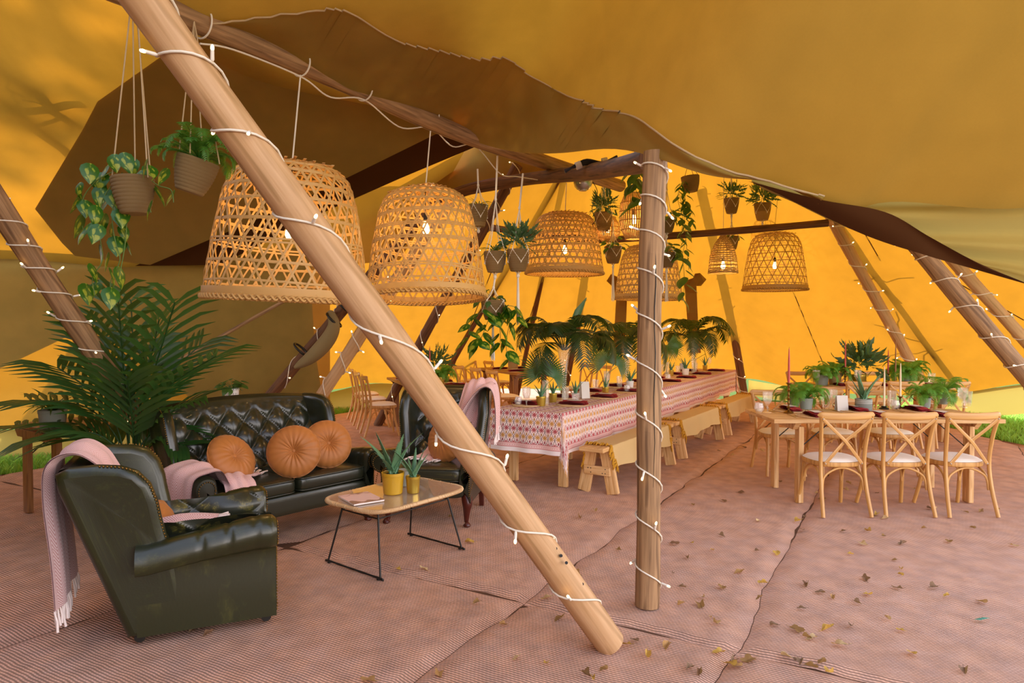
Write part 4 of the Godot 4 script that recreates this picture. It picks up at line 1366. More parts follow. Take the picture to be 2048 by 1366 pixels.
func cloth_piece(label: String, a0: float, a1: float, end0: bool, end1: bool, y: float) -> void:
	var o := thing("tablecloth", label, "tablecloth", Vector3.ZERO, 0.0, "block printed cloths on the long table")
	var prof := []   # (w, y, s): across the table, down at both sides
	for k in 9: prof.append([-0.012 - 0.012 * (1 - k / 8.0), lerpf(0.45, y - 0.012, k / 8.0)])
	for k in 9: prof.append([lerpf(-0.006, 0.766, k / 8.0), y])
	for k in 9: prof.append([0.772 + 0.012 * k / 8.0, lerpf(y - 0.012, 0.45, k / 8.0)])
	var n := int((a1 - a0) / 0.05)
	var p := PackedVector3Array()
	var uvs := PackedVector2Array()
	for i in n + 1:
		var a := lerpf(a0, a1, float(i) / n)
		var s := 0.0
		for k in 27:
			if k > 0: s += Vector2(prof[k][0] - prof[k - 1][0], prof[k][1] - prof[k - 1][1]).length()
			var low := clampf((y - prof[k][1]) / 0.3, 0, 1)
			var out: float = -1.0 if k < 9 else (1.0 if k > 17 else 0.0)
			p.append(T(a, prof[k][0] + out * low * (0.014 * sin(a * 8.0) + 0.010 * sin(a * 17 + 1)), prof[k][1]))
			uvs.append(Vector2(a / 0.154, s / 0.144))
	var m := MB.new()
	m.surf(p, 26, n, false)
	m.uv = uvs
	var body := obj("cloth", m, M.print, o)
	var h := MB.new()   # hem bands: a pink border, then white
	var bands := [[0.45, 0.405, M.border], [0.405, 0.365, M.hemwhite]]
	for bd in bands:
		for side in [0, 26]:
			var q := PackedVector3Array()
			for r in 3:
				for i in n + 1:
					var e := p[i * 27 + side]
					var yy := lerpf(bd[0], bd[1] + 0.012 * sin(i * 0.3 + 1) * (1.0 if bd[1] < 0.4 else 0.0), r / 2.0)
					q.append(Vector3(e.x, yy, e.z) + TW * (-1.0 if side == 0 else 1.0) * (0.45 - yy) * (0.12 + 0.12 * sin(i * 0.4)))
			h = MB.new()
			h.surf(q, n, 2, false, Vector2((a1 - a0) / 0.1, 1))
			obj("hem", h, bd[2], o)
	for e in [[end0, a0, -1.0], [end1, a1, 1.0]]:
		if not e[0]: continue
		var ps := PackedVector3Array()
		var us := PackedVector2Array()
		for j in 9:
			for i in 21:
				var w := lerpf(-0.02, 0.78, i / 20.0)
				var yy := lerpf(y, 0.45, j / 8.0)
				ps.append(T(e[1] + e[2] * (0.008 + 0.015 * j / 8.0 + 0.012 * j / 8.0 * sin(i * 0.9)), w, yy))
				us.append(Vector2(w / 0.154, yy / 0.144))
		m = MB.new()
		m.surf(ps, 20, 8)
		m.uv = us
		obj("end_drop", m, M.print, o)
		for bd in bands:
			var q := PackedVector3Array()
			for r in 2:
				for i in 21: q.append(ps[8 * 21 + i] + Vector3(0, bd[r] - 0.45, 0) + TU * e[2] * (0.45 - bd[r]) * 0.15)
			h = MB.new()
			h.surf(q, 20, 1, false, Vector2(8, 1))
			obj("hem", h, bd[2], o)
		for w in [-0.02, 0.78]:   # the loose corner, hanging lower in a cone
			var sg: float = -1.0 if w < 0 else 1.0
			var c0 := T(e[1], w, y)
			var q := PackedVector3Array()
			us = PackedVector2Array()
			for j in 13:
				for i in 7:
					var t := j / 12.0
					var s := i / 6.0
					var e0 := T(e[1] + e[2] * 0.03 * t, w - sg * 0.02, lerpf(y, 0.37, t))
					var e1 := T(e[1] - e[2] * 0.10 * t, w + sg * 0.03 * t, lerpf(y, 0.37, t))
					var tip := T(e[1] + e[2] * 0.06 * t, w + sg * 0.085 * t, lerpf(y, 0.17, t))
					var pt := e0.lerp(tip, s * 2) if s < 0.5 else tip.lerp(e1, s * 2 - 1)
					q.append(pt)
					us.append(Vector2(s * 2.2, t * 1.6))
			m = MB.new()
			m.surf(q, 6, 12)
			m.uv = us
			obj("corner_fold", m, M.print, o)

func tables() -> void:
	M.cream = mat(hexc("f1e8da"), 0.75, {"rim": 0.2})
	M.linen = mat(Color.WHITE, 0.9, {"albedo_texture": paint(128, 128, func(x, y):
		var k := 0.93 + 0.05 * sin(x * TAU / 4.0) * sin(y * TAU / 4.0) + 0.03 * sin(x * 0.7 + y * 1.9)
		return Color(0.87 * k, 0.74 * k, 0.50 * k)), "uv1_scale": Vector3(6, 6, 1)})
	M.mustard = mat(hexc("c08a1e"), 0.95)
	M.print = mat(Color.WHITE, 0.85, {"albedo_texture": paint(192, 352, func(x, y):   # ogee trellis with lotus motifs, one red and one ochre row
		var bg := hexc("f0d9d2")
		var c := bg
		for r in 3:
			for k in 4:
				var cx := (k + (0.5 if r % 2 == 1 else 0.0)) * 96.0 - 48.0
				var cy := r * 176.0
				var dx: float = (x - cx) / 46.0
				var dy: float = (y - cy) / 82.0
				if absf(dx) > 1.3 or absf(dy) > 2.3: continue
				var ang := atan2(-dy - 0.55 + 0.55, dx)
				var rr := Vector2(dx, dy - 0.35).length()
				var th := atan2(dy - 0.35, dx)
				var pet := 0.62 + 0.26 * cos(th * 8.0 + PI)
				var ink := hexc("a8353c") if r % 2 == 0 else hexc("c98a2e")
				if rr < pet and dy > -0.62 and dy < 1.1 and absf(dx) < 0.85: c = ink if fmod(rr * 5.0 + th * 1.3 + 10.0, 1.0) < 0.78 else c.lerp(ink, 0.35)
				if absf(dx) < 0.10 + 0.08 * (1 - absf(dy + 0.95) * 2.0) and absf(dy + 0.95) < 0.4: c = hexc("8e2a34") if r % 2 == 1 else hexc("a87428")
		for r in 3:   # trellis lines
			var off := 48.0 if r % 2 == 1 else 0.0
			var yy: float = y - r * 176.0
			var ww := 44.0 * (0.5 + 0.5 * cos(PI * yy / 176.0))
			for k in 4:
				var cx := k * 96.0 + off - 48.0
				if absf(yy) < 176 and absf(absf(x - cx) - ww - 2.0) < 2.4: c = hexc("3a3440")
		return c), "metallic_specular": 0.2})
	M.print.uv1_scale = Vector3(1, 1, 1)
	M.border = mat(Color.WHITE, 0.85, {"albedo_texture": paint(32, 32, func(x, y): return hexc("d99a94") if y < 5 or (y > 9 and y < 12) or (y > 24) or (x % 8 < 4 and y > 14 and y < 20) else hexc("efcac4"))})
	M.hemwhite = mat(hexc("f3e6e2"), 0.85)
	var turn := atan2(0.861, 0.508)   # local x along TU
	for k in 4: trestle("pine trestle table under the printed cloths, %s from the near end" % nth(k), 1.82, T(0.915 + 1.83 * k, 0.38, 0.0), turn, M.pine, "tables under the printed cloths")
	cloth_piece("printed pink cloth with ogee lotus pattern over the near end of the long table", 0.0, 1.40, true, false, 0.7645)
	cloth_piece("printed pink cloth with ogee lotus pattern along the middle of the long table", 1.34, 4.96, false, false, 0.7665)
	cloth_piece("printed pink cloth with ogee lotus pattern over the far end of the long table", 4.90, 7.32, false, true, 0.7645)
	var b0 := Vector3(0.74, 0, -6.36)
	for k in 3:
		var c := b0 + Vector3(0.535, 0, -0.845) * (0.97 + 2.03 * k)
		var tb := atan2(0.845, 0.535)
		bench("pine bench with a linen runner, %s from the near end of the long table" % nth(k), c, tb, 1.95)
		runner("linen runner with mustard knotted fringe on the %s bench" % ["nearest", "middle", "farthest"][k], c, tb, -0.79, 0.78)
	# the bare tables at the right and their chairs
	trestle("bare pine trestle table set for six at the right", 2.06, Vector3(3.36, 0, -6.425), 0.0, M.pine)
	for k in 3:
		chair("pale cross back chair on the near side of the right table, %s from the left" % nth(k), Vector3([2.78, 3.315, 3.835][k], 0, -5.92), Vector2([-0.03, 0.0, -0.02][k], -1), "cross back chairs at the right table")
	for k in 3:
		chair("pale cross back chair on the far side of the right table, %s from the left" % nth(k), Vector3([2.90, 3.48, 4.09][k], 0, -7.38), Vector2(0.03 * (k - 1), 1), "cross back chairs at the right table")
	trestle("bare pine trestle table with ferns behind the right table", 2.06, Vector3(5.12, 0, -9.62), 0.0, M.pine)
	for k in 3:
		chair("cross back chair on the near side of the second right table, %s from the left" % nth(k), Vector3([4.55, 5.10, 5.70][k], 0, -9.06), Vector2(0.02, -1), "cross back chairs at the second right table")
		chair("cross back chair on the far side of the second right table, %s from the left" % nth(k), Vector3([4.52, 5.06, 5.62][k], 0, -10.42), Vector2(0.0, 1), "cross back chairs at the second right table")
	# tables at the back left
	trestle("brown trestle table with red napkins behind the leather armchair", 2.44, Vector3(-1.22, 0, -9.95), atan2(0.93, -0.36), M.brownwood)
	for k in 3:
		chair("cross back chair on the left of the table behind the armchair, %s from the front" % nth(k), [Vector3(-1.90, 0, -9.95), Vector3(-2.18, 0, -10.72), Vector3(-2.46, 0, -11.5)][k], Vector2(0.93, -0.36), "cross back chairs at the back left")
	trestle("brown trestle table beyond the hanging planters at the back", 1.83, Vector3(0.03, 0, -12.75), atan2(0.90, -0.44), M.brownwood)
	for k in 3:
		chair("cross back chair left of the farther brown table, %s from the front" % nth(k), [Vector3(-0.10, 0, -11.1), Vector3(-0.40, 0, -11.75), Vector3(-0.73, 0, -12.4)][k], Vector2(0.9, -0.43), "cross back chairs at the back left")
		chair("cross back chair at the far end near the back wall, %s from the right" % nth(k), [Vector3(-0.25, 0, -13.9), Vector3(-0.60, 0, -14.15), Vector3(-0.85, 0, -14.35)][k], Vector2(0.9, -0.43), "cross back chairs at the back left")
	chair("cross back chair right of the farther brown table, in front", Vector3(1.18, 0, -12.55), Vector2(-0.9, 0.43), "cross back chairs at the back left")
	chair("cross back chair right of the farther brown table, behind", Vector3(1.44, 0, -12.2), Vector2(-0.9, 0.43), "cross back chairs at the back left")
	trestle("pine trestle table at the left behind the sofa and palm", 2.44, Vector3(-3.24, 0, -6.60), atan2(0.82, 0.57), M.brownwood, "", 0.01)

# ---- hanging basket lamps
func strip(m: MB, pts: Array, nrm: Array, w: float, th: float) -> void:   # a flat cane along pts
	var ring := PackedVector3Array()
	var n := pts.size()
	for k in n:
		var tg: Vector3 = (pts[mini(k + 1, n - 1)] - pts[maxi(k - 1, 0)]).normalized()
		var sd := tg.cross(nrm[k]).normalized() * w / 2
		var nn: Vector3 = nrm[k] * th / 2
		for q in [[-1, -1], [1, -1], [1, 1], [-1, 1], [-1, -1]]: ring.append(pts[k] + sd * q[0] + nn * q[1])
	m.surf(ring, 4, n - 1, true, Vector2(0.05, 1))
func rope(parent: Node3D, called: String, a: Vector3, b: Vector3, r: float, m: Material, sag := 0.0) -> void:
	var mb := MB.new()
	var p := []
	for k in 13: p.append(a.lerp(b, k / 12.0) + Vector3(0, -sag * sin(PI * k / 12.0), 0))
	mb.tube(p, r, 6)
	obj(called, mb, m, parent)
func edison(o: Node3D, y: float, energy: float, s := 1.0) -> void:
	var m := MB.new()
	m.lathe([Vector2(0.0, 0), Vector2(0.02, 0), Vector2(0.021, 0.05), Vector2(0.012, 0.075), Vector2(0, 0.078)], 12)
	var h := obj("lamp_holder", m, M.black, o)
	h.position = Vector3(0, y, 0)
	m = MB.new()
	m.lathe([Vector2(0.0, -0.115), Vector2(0.022, -0.108), Vector2(0.033, -0.085), Vector2(0.030, -0.055), Vector2(0.017, -0.02), Vector2(0.015, 0.0)], 14)
	var b := obj("bulb", m, M.lampglow, h)
	b.scale = Vector3.ONE * s
	var l := OmniLight3D.new()
	l.name = "bulb_light"
	l.position = Vector3(0, y - 0.07, 0)
	l.light_color = Color(1.0, 0.80, 0.5)
	l.light_energy = energy
	l.light_size = 0.03
	l.omni_range = 30.0
	l.omni_attenuation = 2.0
	l.shadow_enabled = true
	o.add_child(l)

func basket(label: String, at: Vector3, w: float, h: float, tilt: Vector3, seed_: int, nd: int, hoops: int, bulb_y: float, hang: Vector3, m: Material, tight := 1.0) -> void:   # at: centre of the rim
	var o := thing("basket_lamp", label, "lamp", at, 0.0, "")
	o.rotation = tilt
	rng.seed = seed_
	var prof := [Vector3(1, 0, 0), Vector3(0.965, 0.16, 0), Vector3(0.925, 0.34, 0), Vector3(0.875, 0.52, 0), Vector3(0.815, 0.70, 0), Vector3(0.745, 0.84, 0), Vector3(0.63, 0.935, 0), Vector3(0.42, 0.985, 0), Vector3(0.16, 1.0, 0)]
	var rad := w / 2
	var spot := func(t: float, a: float, out: float) -> Vector3:
		var q := crom(prof, t)
		var q2 := crom(prof, minf(t + 0.01, 1.0))
		var q1 := crom(prof, maxf(t - 0.01, 0.0))
		var nr := Vector2((q2.y - q1.y) * h, -(q2.x - q1.x) * rad).normalized()
		var rr := q.x * rad + nr.x * out + 0.008 * sin(a * 3.0 + seed_) * rad
		return Vector3(cos(a) * rr, q.y * h + nr.y * out, -sin(a) * rr)
	var cw := 0.0145 * tight
	for k in hoops:   # doubled horizontal hoops
		var t := 0.075 + 0.78 * pow(float(k) / hoops, 0.96)
		for e in [0.0, 0.016]:
			var pts := []
			var nr := []
			var jit := R(-0.01, 0.01)
			for i in 49:
				var a := TAU * i / 48.0
				pts.append(spot.call(t + e * (0.6 if e > 0 else 0.0) + jit + 0.006 * sin(a * 2 + k), a, 0.003 * cos(a * nd / 2.0)))
				nr.append((pts[i] * Vector3(1, 0, 1)).normalized())
			var mb := MB.new()
			strip(mb, pts, nr, cw * 0.9, 0.004)
			obj("hoop", mb, m, o)
			if tight < 1.0: break
	var per := 1.35 * rad * TAU / nd   # turn of the diagonals from rim to crown
	for dir in [-1.0, 1.0]:
		for k in nd:
			var a0 := TAU * (k + (0.5 if dir > 0 else 0.0)) / nd + R(-0.03, 0.03)
			var pts := []
			var nr := []
			for i in 19:
				var t := 0.02 + 0.97 * i / 18.0
				var y := crom(prof, t)
				var a: float = a0 + dir * 0.62 * t * h / rad * 1.25
				pts.append(spot.call(t, a, 0.004 * sin(i * 2.4 + k * 2.0) + dir * 0.002))
				nr.append(Vector3(cos(a), 0.15 + 1.6 * clampf((t - 0.72) * 4, 0, 1), -sin(a)).normalized())
			var mb := MB.new()
			strip(mb, pts, nr, cw * R(0.85, 1.15), 0.0035)
			obj("diagonal_cane", mb, m, o)
	var mb := MB.new()   # braided rim over a wide bottom band
	var pts := []
	var nr := []
	for i in 49:
		var a := TAU * i / 48.0
		pts.append(spot.call(0.035, a, 0.004))
		nr.append(Vector3(cos(a), 0, -sin(a)))
	strip(mb, pts, nr, 0.045 * w, 0.006)
	obj("rim_band", mb, m, o)
	mb = MB.new()
	for s in 3:
		var c := []
		var nb := int(26 * w) * 3
		for i in nb * 6 + 1:
			var a := TAU * i / (nb * 6.0)
			var q := a * nb / 3.0 + s * TAU / 3
			var p: Vector3 = spot.call(0.0, a, 0.012 * sin(q))
			c.append(p + Vector3(0, 0.012 * sin(2 * q) - 0.012, 0))
		mb.tube(c, 0.0085, 5, false, true)
	obj("braided_rim", mb, m, o)
	mb = MB.new()
	for s in 9:   # flat plaited crown
		var y := h * 1.0
		var z: float = (s - 4) * rad * 0.11
		mb.bar(Vector3(-rad * 0.45, y - absf(z) * 0.12, z), Vector3(rad * 0.45, y - absf(z) * 0.12, z), 0.02, 0.004, Vector3(0, 0, 1), 0.001)
		mb.bar(Vector3(z, y - absf(z) * 0.12 + 0.005, -rad * 0.45), Vector3(z, y - absf(z) * 0.12 + 0.005, rad * 0.45), 0.02, 0.004, Vector3(1, 0, 0), 0.001)
	obj("crown_weave", mb, m, o)
	var inv := o.transform.affine_inverse()
	rope(o, "cord", Vector3(0, h, 0), inv * hang, 0.006, M.cord)
	mb = MB.new()
	mb.tube([Vector3(0, h, 0), Vector3(0, bulb_y + 0.07, 0)], 0.004, 6)
	obj("flex", mb, M.black, o)
	edison(o, bulb_y, 0.28)

func baskets() -> void:
	M.cane = mat(hexc("d2a561"), 0.55, {"backlight": lin(0.2, 0.14, 0.06)})
	M.cane2 = mat(hexc("c89a52"), 0.6)
	M.cane3 = mat(hexc("b08a4c"), 0.6)
	basket("largest open weave cane basket lamp, behind the pale leaning pole", D(576, 596, 4.78), 1.10, 0.93, Vector3(0.03, 0.4, -0.035), 11, 30, 8, 0.52, D(601, 150, 4.75), M.cane)
	basket("second large open weave cane basket lamp with a bright bulb, right of the leaning pole", D(853, 592, 5.95), 1.03, 0.93, Vector3(-0.06, 1.0, -0.06), 12, 32, 9, 0.66, D(861, 262, 5.98), M.cane2)
	basket("cane basket lamp hanging above the near palm vase", D(1129, 545, 9.1), 1.03, 0.79, Vector3(0, 0.2, -0.01), 13, 34, 11, 0.36, D(1133, 366, 9.1), M.cane2)
	basket("cane basket lamp hanging behind the upright pole", D(1297, 596, 10.6), 1.04, 0.82, Vector3(0, 0.7, -0.015), 14, 34, 11, 0.4, D(1300, 375, 10.6), M.cane3)
	basket("coarse cane basket lamp hanging alone at the right", D(1549, 578, 11.4), 1.03, 0.93, Vector3(0, 0.2, 0.0), 15, 22, 9, 0.45, D(1550, 330, 11.4), M.cane3, 0.9)
	rng.seed = 99
	# slatted rattan lanterns
	lantern("tall ribbed rattan lantern left of the upright pole", D(1268, 478, 8.6), 0.36, 0.56, [0.30, 0.44, 0.5, 0.5, 0.46, 0.34], D(1270, 345, 8.6), 0.30)
	lantern("low rattan lantern partly hidden behind the macrame planters", D(1216, 486, 9.2), 0.32, 0.34, [0.2, 0.44, 0.5, 0.44, 0.3], D(1218, 350, 9.2), 0.25)
	lantern("wire rattan lantern behind the right hanging ferns", D(1524, 474, 12.0), 0.40, 0.56, [0.3, 0.5, 0.48, 0.44, 0.2], D(1524, 330, 12.0), 0.28, true)
	bell("small bell shaped wicker lamp at the right", D(1446, 546, 10.0), 0.42, 0.55, D(1448, 330, 10.0))

func lantern(label: String, at: Vector3, w: float, h: float, prof: Array, hang: Vector3, bulb: float, wire := false) -> void:
	var o := thing("rattan_lantern", label, "lamp", at)
	var p := prof.map(func(q): return Vector3(q, 0, 0))
	var n := 14 if wire else 40
	for k in n:
		var pts := []
		var nr := []
		for i in 13:
			var a := TAU * k / n
			pts.append(Vector3(cos(a) * crom(p, i / 12.0).x * w, h * i / 12.0, -sin(a) * crom(p, i / 12.0).x * w))
			nr.append(Vector3(cos(a), 0, -sin(a)))
		var mb := MB.new()
		strip(mb, pts, nr, 0.006 if wire else 0.017, 0.003)
		obj("rib", mb, M.cane, o)
	for k in (5 if wire else 6):
		var mb := MB.new()
		var c := []
		for i in 33: c.append(Vector3(cos(TAU * i / 32), 0, sin(TAU * i / 32)) * crom(p, k / 5.0).x * w * 1.02 + Vector3(0, h * k / 5.0, 0))
		mb.tube(c, 0.007, 6, false, true)
		obj("hoop", mb, M.cane2, o)
	rope(o, "cord", Vector3(0, h, 0), hang - at, 0.004, M.cord)
	edison(o, bulb, 0.2)
func bell(label: String, at: Vector3, w: float, h: float, hang: Vector3) -> void:
	var o := thing("wicker_lamp", label, "lamp", at)
	var p := [Vector3(0.5, 0, 0), Vector3(0.47, 0.2, 0), Vector3(0.43, 0.45, 0), Vector3(0.30, 0.75, 0), Vector3(0.12, 0.95, 0), Vector3(0.06, 1.0, 0)]
	for k in 26:
		var mb := MB.new()
		var c := []
		var t := k / 25.0
		if k > 3 and k < 8 and k % 2 == 0: continue
		for i in 33: c.append(Vector3(cos(TAU * i / 32), 0, sin(TAU * i / 32)) * (crom(p, t).x * w) + Vector3(0, h * crom(p, t).y + 0.003 * sin(i * 2.0 + PI * (k % 2)), 0))
		mb.tube(c, 0.0085, 5, false, true)
		obj("wicker_ring", mb, M.cane3, o)
	for k in 24:
		var pts := []
		for i in 9: pts.append(Vector3(cos(TAU * k / 24) * crom(p, i / 8.0).x * w, h * crom(p, i / 8.0).y, -sin(TAU * k / 24) * crom(p, i / 8.0).x * w))
		var mb := MB.new()
		mb.tube(pts, 0.004, 5)
		obj("rib", mb, M.cane3, o)
	rope(o, "cord", Vector3(0, h, 0), hang - at, 0.004, M.cord)
	edison(o, 0.17, 0.2)

# ---- plants
var LF := {}
func frond_mesh(len: float, n: int, ll: float, lw: float, arch: float, droop: float, rise := 0.55, taper := 0.5) -> ArrayMesh:   # grows along +y, arching to +z
	var m := MB.new()
	var p := []
	for k in 13:
		var t := k / 12.0
		p.append(Vector3(0, len * (t * rise + (1 - rise) * sin(t * PI / 2) - arch * t * t * t), len * arch * 1.15 * t * t))
	m.tube(p, [len * 0.010, len * 0.0095, len * 0.009, len * 0.0085, len * 0.008, len * 0.0072, len * 0.0065, len * 0.006, len * 0.005, len * 0.004, len * 0.003, len * 0.002, len * 0.001], 5)
	for k in n:
		var t := lerpf(0.22, 0.985, float(k) / (n - 1))
		var c := crom(p, t)
		var tg := (crom(p, minf(t + 0.03, 1)) - crom(p, t - 0.03)).normalized()
		var l := ll * (sin(PI * pow(lerpf(0.14, 0.90, float(k) / (n - 1)), 1.0 - taper * 0.35)) * 0.9 + 0.12) * R(0.9, 1.1)
		for s in [-1.0, 1.0]:
			var d := (Vector3(s, 0, 0) * 0.9 + tg * R(0.55, 0.8)).normalized()
			var q := [c, c + d * l * 0.33, c + d * l * 0.68 + Vector3(0, -droop * l * 0.25, 0), c + d * l + Vector3(0, -droop * l * 0.62, 0)]
			m.blade(q, [lw * 0.35, lw, lw * 0.7, lw * 0.06], tg, 0.25)
	return m.mesh()
func heart_mesh(w: float, curl: float) -> ArrayMesh:   # grows along +y, its face to +z
	var m := MB.new()
	m.blade([Vector3(0, -0.1, -0.02), Vector3(0, 0.05, 0.02), Vector3(0, 0.3, 0.04), Vector3(0, 0.6, 0.03), Vector3(0, 0.85, -curl * 0.3), Vector3(0, 1.05, -curl)], [w * 0.35, w * 0.85, w, w * 0.8, w * 0.4, 0.01], Vector3.RIGHT, 0.22, Vector3(0, 0, 1))
	return m.mesh()
func lobed_mesh(w: float) -> ArrayMesh:
	var m := MB.new()
	m.blade([Vector3.ZERO, Vector3(0, 0.2, 0.02), Vector3(0, 0.3, 0.04), Vector3(0, 0.42, 0.05), Vector3(0, 0.55, 0.05), Vector3(0, 0.66, 0.04), Vector3(0, 0.8, 0.01), Vector3(0, 1.0, -0.08)], [0.02, w, w * 0.45, w * 1.1, w * 0.4, w * 0.9, w * 0.5, 0.01], Vector3.RIGHT, 0.3, Vector3(0, 0, 1))
	return m.mesh()
func strap_mesh(w: float, arch: float) -> ArrayMesh:
	var m := MB.new()
	var p := []
	var ws := []
	for k in 8:
		var t := k / 7.0
		p.append(Vector3(0, t - arch * t * t * 0.75, arch * t * t))
		ws.append(w * (0.7 + 0.5 * t) * (1 - pow(t, 3)) + 0.002)
	m.blade(p, ws, Vector3.RIGHT, 0.35, Vector3(0, 0, 1))
	return m.mesh()
func aloe_mesh(bend: float) -> ArrayMesh:
	var m := MB.new()
	var ring := PackedVector3Array()
	for k in 11:
		var t := k / 10.0
		var w := 0.11 * pow(1 - t, 0.75) + 0.004
		for q in 9:
			var a := TAU * q / 8
			var zz := sin(a)
			ring.append(Vector3(cos(a) * w, t, bend * t * t - 0.03 * (1 - t) + zz * w * (0.5 if zz < 0 else -0.12)))
	m.surf(ring, 8, 10, true)
	for k in range(1, 10):
		var t := k / 10.0
		var w := 0.11 * pow(1 - t, 0.75)
		for s in [-1.0, 1.0]: m.blade([Vector3(s * w * 0.95, t, bend * t * t - 0.03 * (1 - t)), Vector3(s * (w + 0.022), t + 0.012, bend * t * t)], [0.008, 0.001], Vector3.UP)
	return m.mesh()
func fan_mesh(n: int, spread: float) -> ArrayMesh:   # a pleated fan in the plane xy, radius 1, its hub at the origin
	var m := MB.new()
	for k in n:
		var a := lerpf(-spread, spread, k / (n - 1.0)) + PI / 2
		var da := spread / n
		var d := Vector3(cos(a), sin(a), 0)
		var l := R(0.92, 1.05) * (1.0 - 0.12 * pow(absf(a - PI / 2) / spread, 2))
		m.blade([d * 0.02, d * 0.30 + Vector3(0, 0, 0.03), d * 0.52 + Vector3(0, 0, 0.03), d * 0.78 * l + Vector3(0, 0, 0.0), d * l + Vector3(0, 0, -0.10)], [0.001, 0.30 * da * 1.03, 0.50 * da * 0.98, 0.022, 0.003], Vector3(-d.y, d.x, 0), 0.45, Vector3(0, 0, 1))
	return m.mesh()
func grow(o: Node3D, called: String, ms, m: Material, at: Vector3, dir: Vector3, s: float, roll := 0.0) -> MeshInstance3D:   # one leaf or frond of a plant
	var y := dir.normalized()
	var out := Vector3(y.x, 0, y.z)
	var z := (out - y * out.dot(y))
	if z.length() < 0.05: z = Vector3(sin(roll * 7), 0, cos(roll * 7))
	z = (z - y * z.dot(y)).normalized()
	var l := obj(called, ms[rng.randi() % ms.size()] if ms is Array else ms, m, o)
	l.transform = Transform3D(Basis(y.cross(z), y, z).rotated(y, roll) * s, at)
	return l
func crown(o: Node3D, kind: String, at: Vector3, s: float, n: int) -> void:   # the leaves of a plant in a pot whose rim is s wide
	match kind:
		"fern":
			for k in int(n * 1.6): grow(o, "frond", LF.fern, M.fern, at, Vector3(cos(k * 2.4), R(0.25, 2.2), sin(k * 2.4)), s * R(0.6, 1.0), R(-0.3, 0.3))
		"boston":
			for k in n: grow(o, "frond", LF.fern, M.fern2, at, Vector3(cos(k * 2.4), R(0.2, 2.0), sin(k * 2.4)), s * R(0.65, 1.1))
		"bush":
			for k in n * 2:
				var a := k * 2.4
				var d := Vector3(cos(a), R(-0.7, 1.5), sin(a)).normalized()
				var p := at + Vector3(0, s * 0.28, 0) + d * s * R(0.05, 0.42)
				grow(o, "leaf", LF.lobed, M.blueleaf, p, (d + Vector3(R(-0.9, 0.9), R(-0.4, 0.9), R(-0.9, 0.9))), s * R(0.24, 0.40), R(-1.5, 1.5))
		"strap":
			for k in n: grow(o, "leaf", LF.strap, M.leaf, at, Vector3(cos(k * 2.4), R(0.5, 1.8), sin(k * 2.4)), s * R(0.7, 1.1))
		"aloe":
			for k in n: grow(o, "leaf", LF.aloe, M.aloe, at + Vector3(cos(k * 2.4), 0, sin(k * 2.4)) * s * 0.04, Vector3(cos(k * 2.4), 3.2 - 0.25 * k if k < 8 else 3.0, sin(k * 2.4)), s * R(0.7, 1.05) * (1.0 if k < 6 else 0.6))
		"leafy":
			for k in n:
				var d := Vector3(cos(k * 2.4), R(-0.2, 1.4), sin(k * 2.4)).normalized()
				var e := at + d * s * R(0.3, 0.7)
				var st := MB.new()
				st.tube([at, at.lerp(e, 0.6) + Vector3(0, 0.05 * s, 0), e], 0.006 * s + 0.001, 4)
				obj("stem", st, M.stem, o)
				grow(o, "leaf", LF.heart, M.leaf, e, d + Vector3(0, -0.9, 0), s * R(0.25, 0.4), R(-0.7, 0.7))
func vine(o: Node3D, pts: Array, leaves: int, s: float, m: Material) -> void:
	var st := MB.new()
	st.tube(curve(pts, 24), 0.003, 5)
	obj("stem", st, M.stem, o)
	for k in leaves:
		var t := lerpf(0.08, 1.0, (k + 0.5) / leaves)
		var p := crom(pts, t)
		var side: float = 1.0 if k % 2 == 0 else -1.0
		grow(o, "leaf", LF.heart, m, p + Vector3(side * s * 0.15, 0, R(-0.3, 0.5) * s), Vector3(side * R(0.2, 0.9), -R(0.5, 1.0), R(0.0, 0.5)), s * R(0.75, 1.15), R(-0.5, 0.5))

func coil_pot(o: Node3D, r: float, h: float, at := Vector3.ZERO, tilt := 0.0) -> MeshInstance3D:   # a bowl of coiled jute rope, its base at the point given
	var m := MB.new()
	var p := [Vector2(0, 0)]
	var n := 10
	for k in n * 4 + 1:
		var t := k / (n * 4.0)
		p.append(Vector2(r * (0.62 + 0.38 * pow(sin(t * PI / 2), 0.8)) + 0.0035 * absf(sin(t * PI * n)), h * t))
	p.append(Vector2(r * 0.93, h))
	p.append(Vector2(r * 0.9, h * 0.86))
	p.append(Vector2(0, h * 0.86))
	m.lathe(p, 26, Vector2(10, 1.5))
	var pot := obj("basket_pot", m, M.jute, o)
	pot.transform = Transform3D(Basis(Vector3(0, 0, 1), tilt), at)
	var e := MB.new()
	e.lathe([Vector2(r * 0.895, h * 0.87), Vector2(r * 0.5, h * 0.90), Vector2(0, h * 0.91)], 16)
	obj("soil", e, M.soil, pot)
	return pot
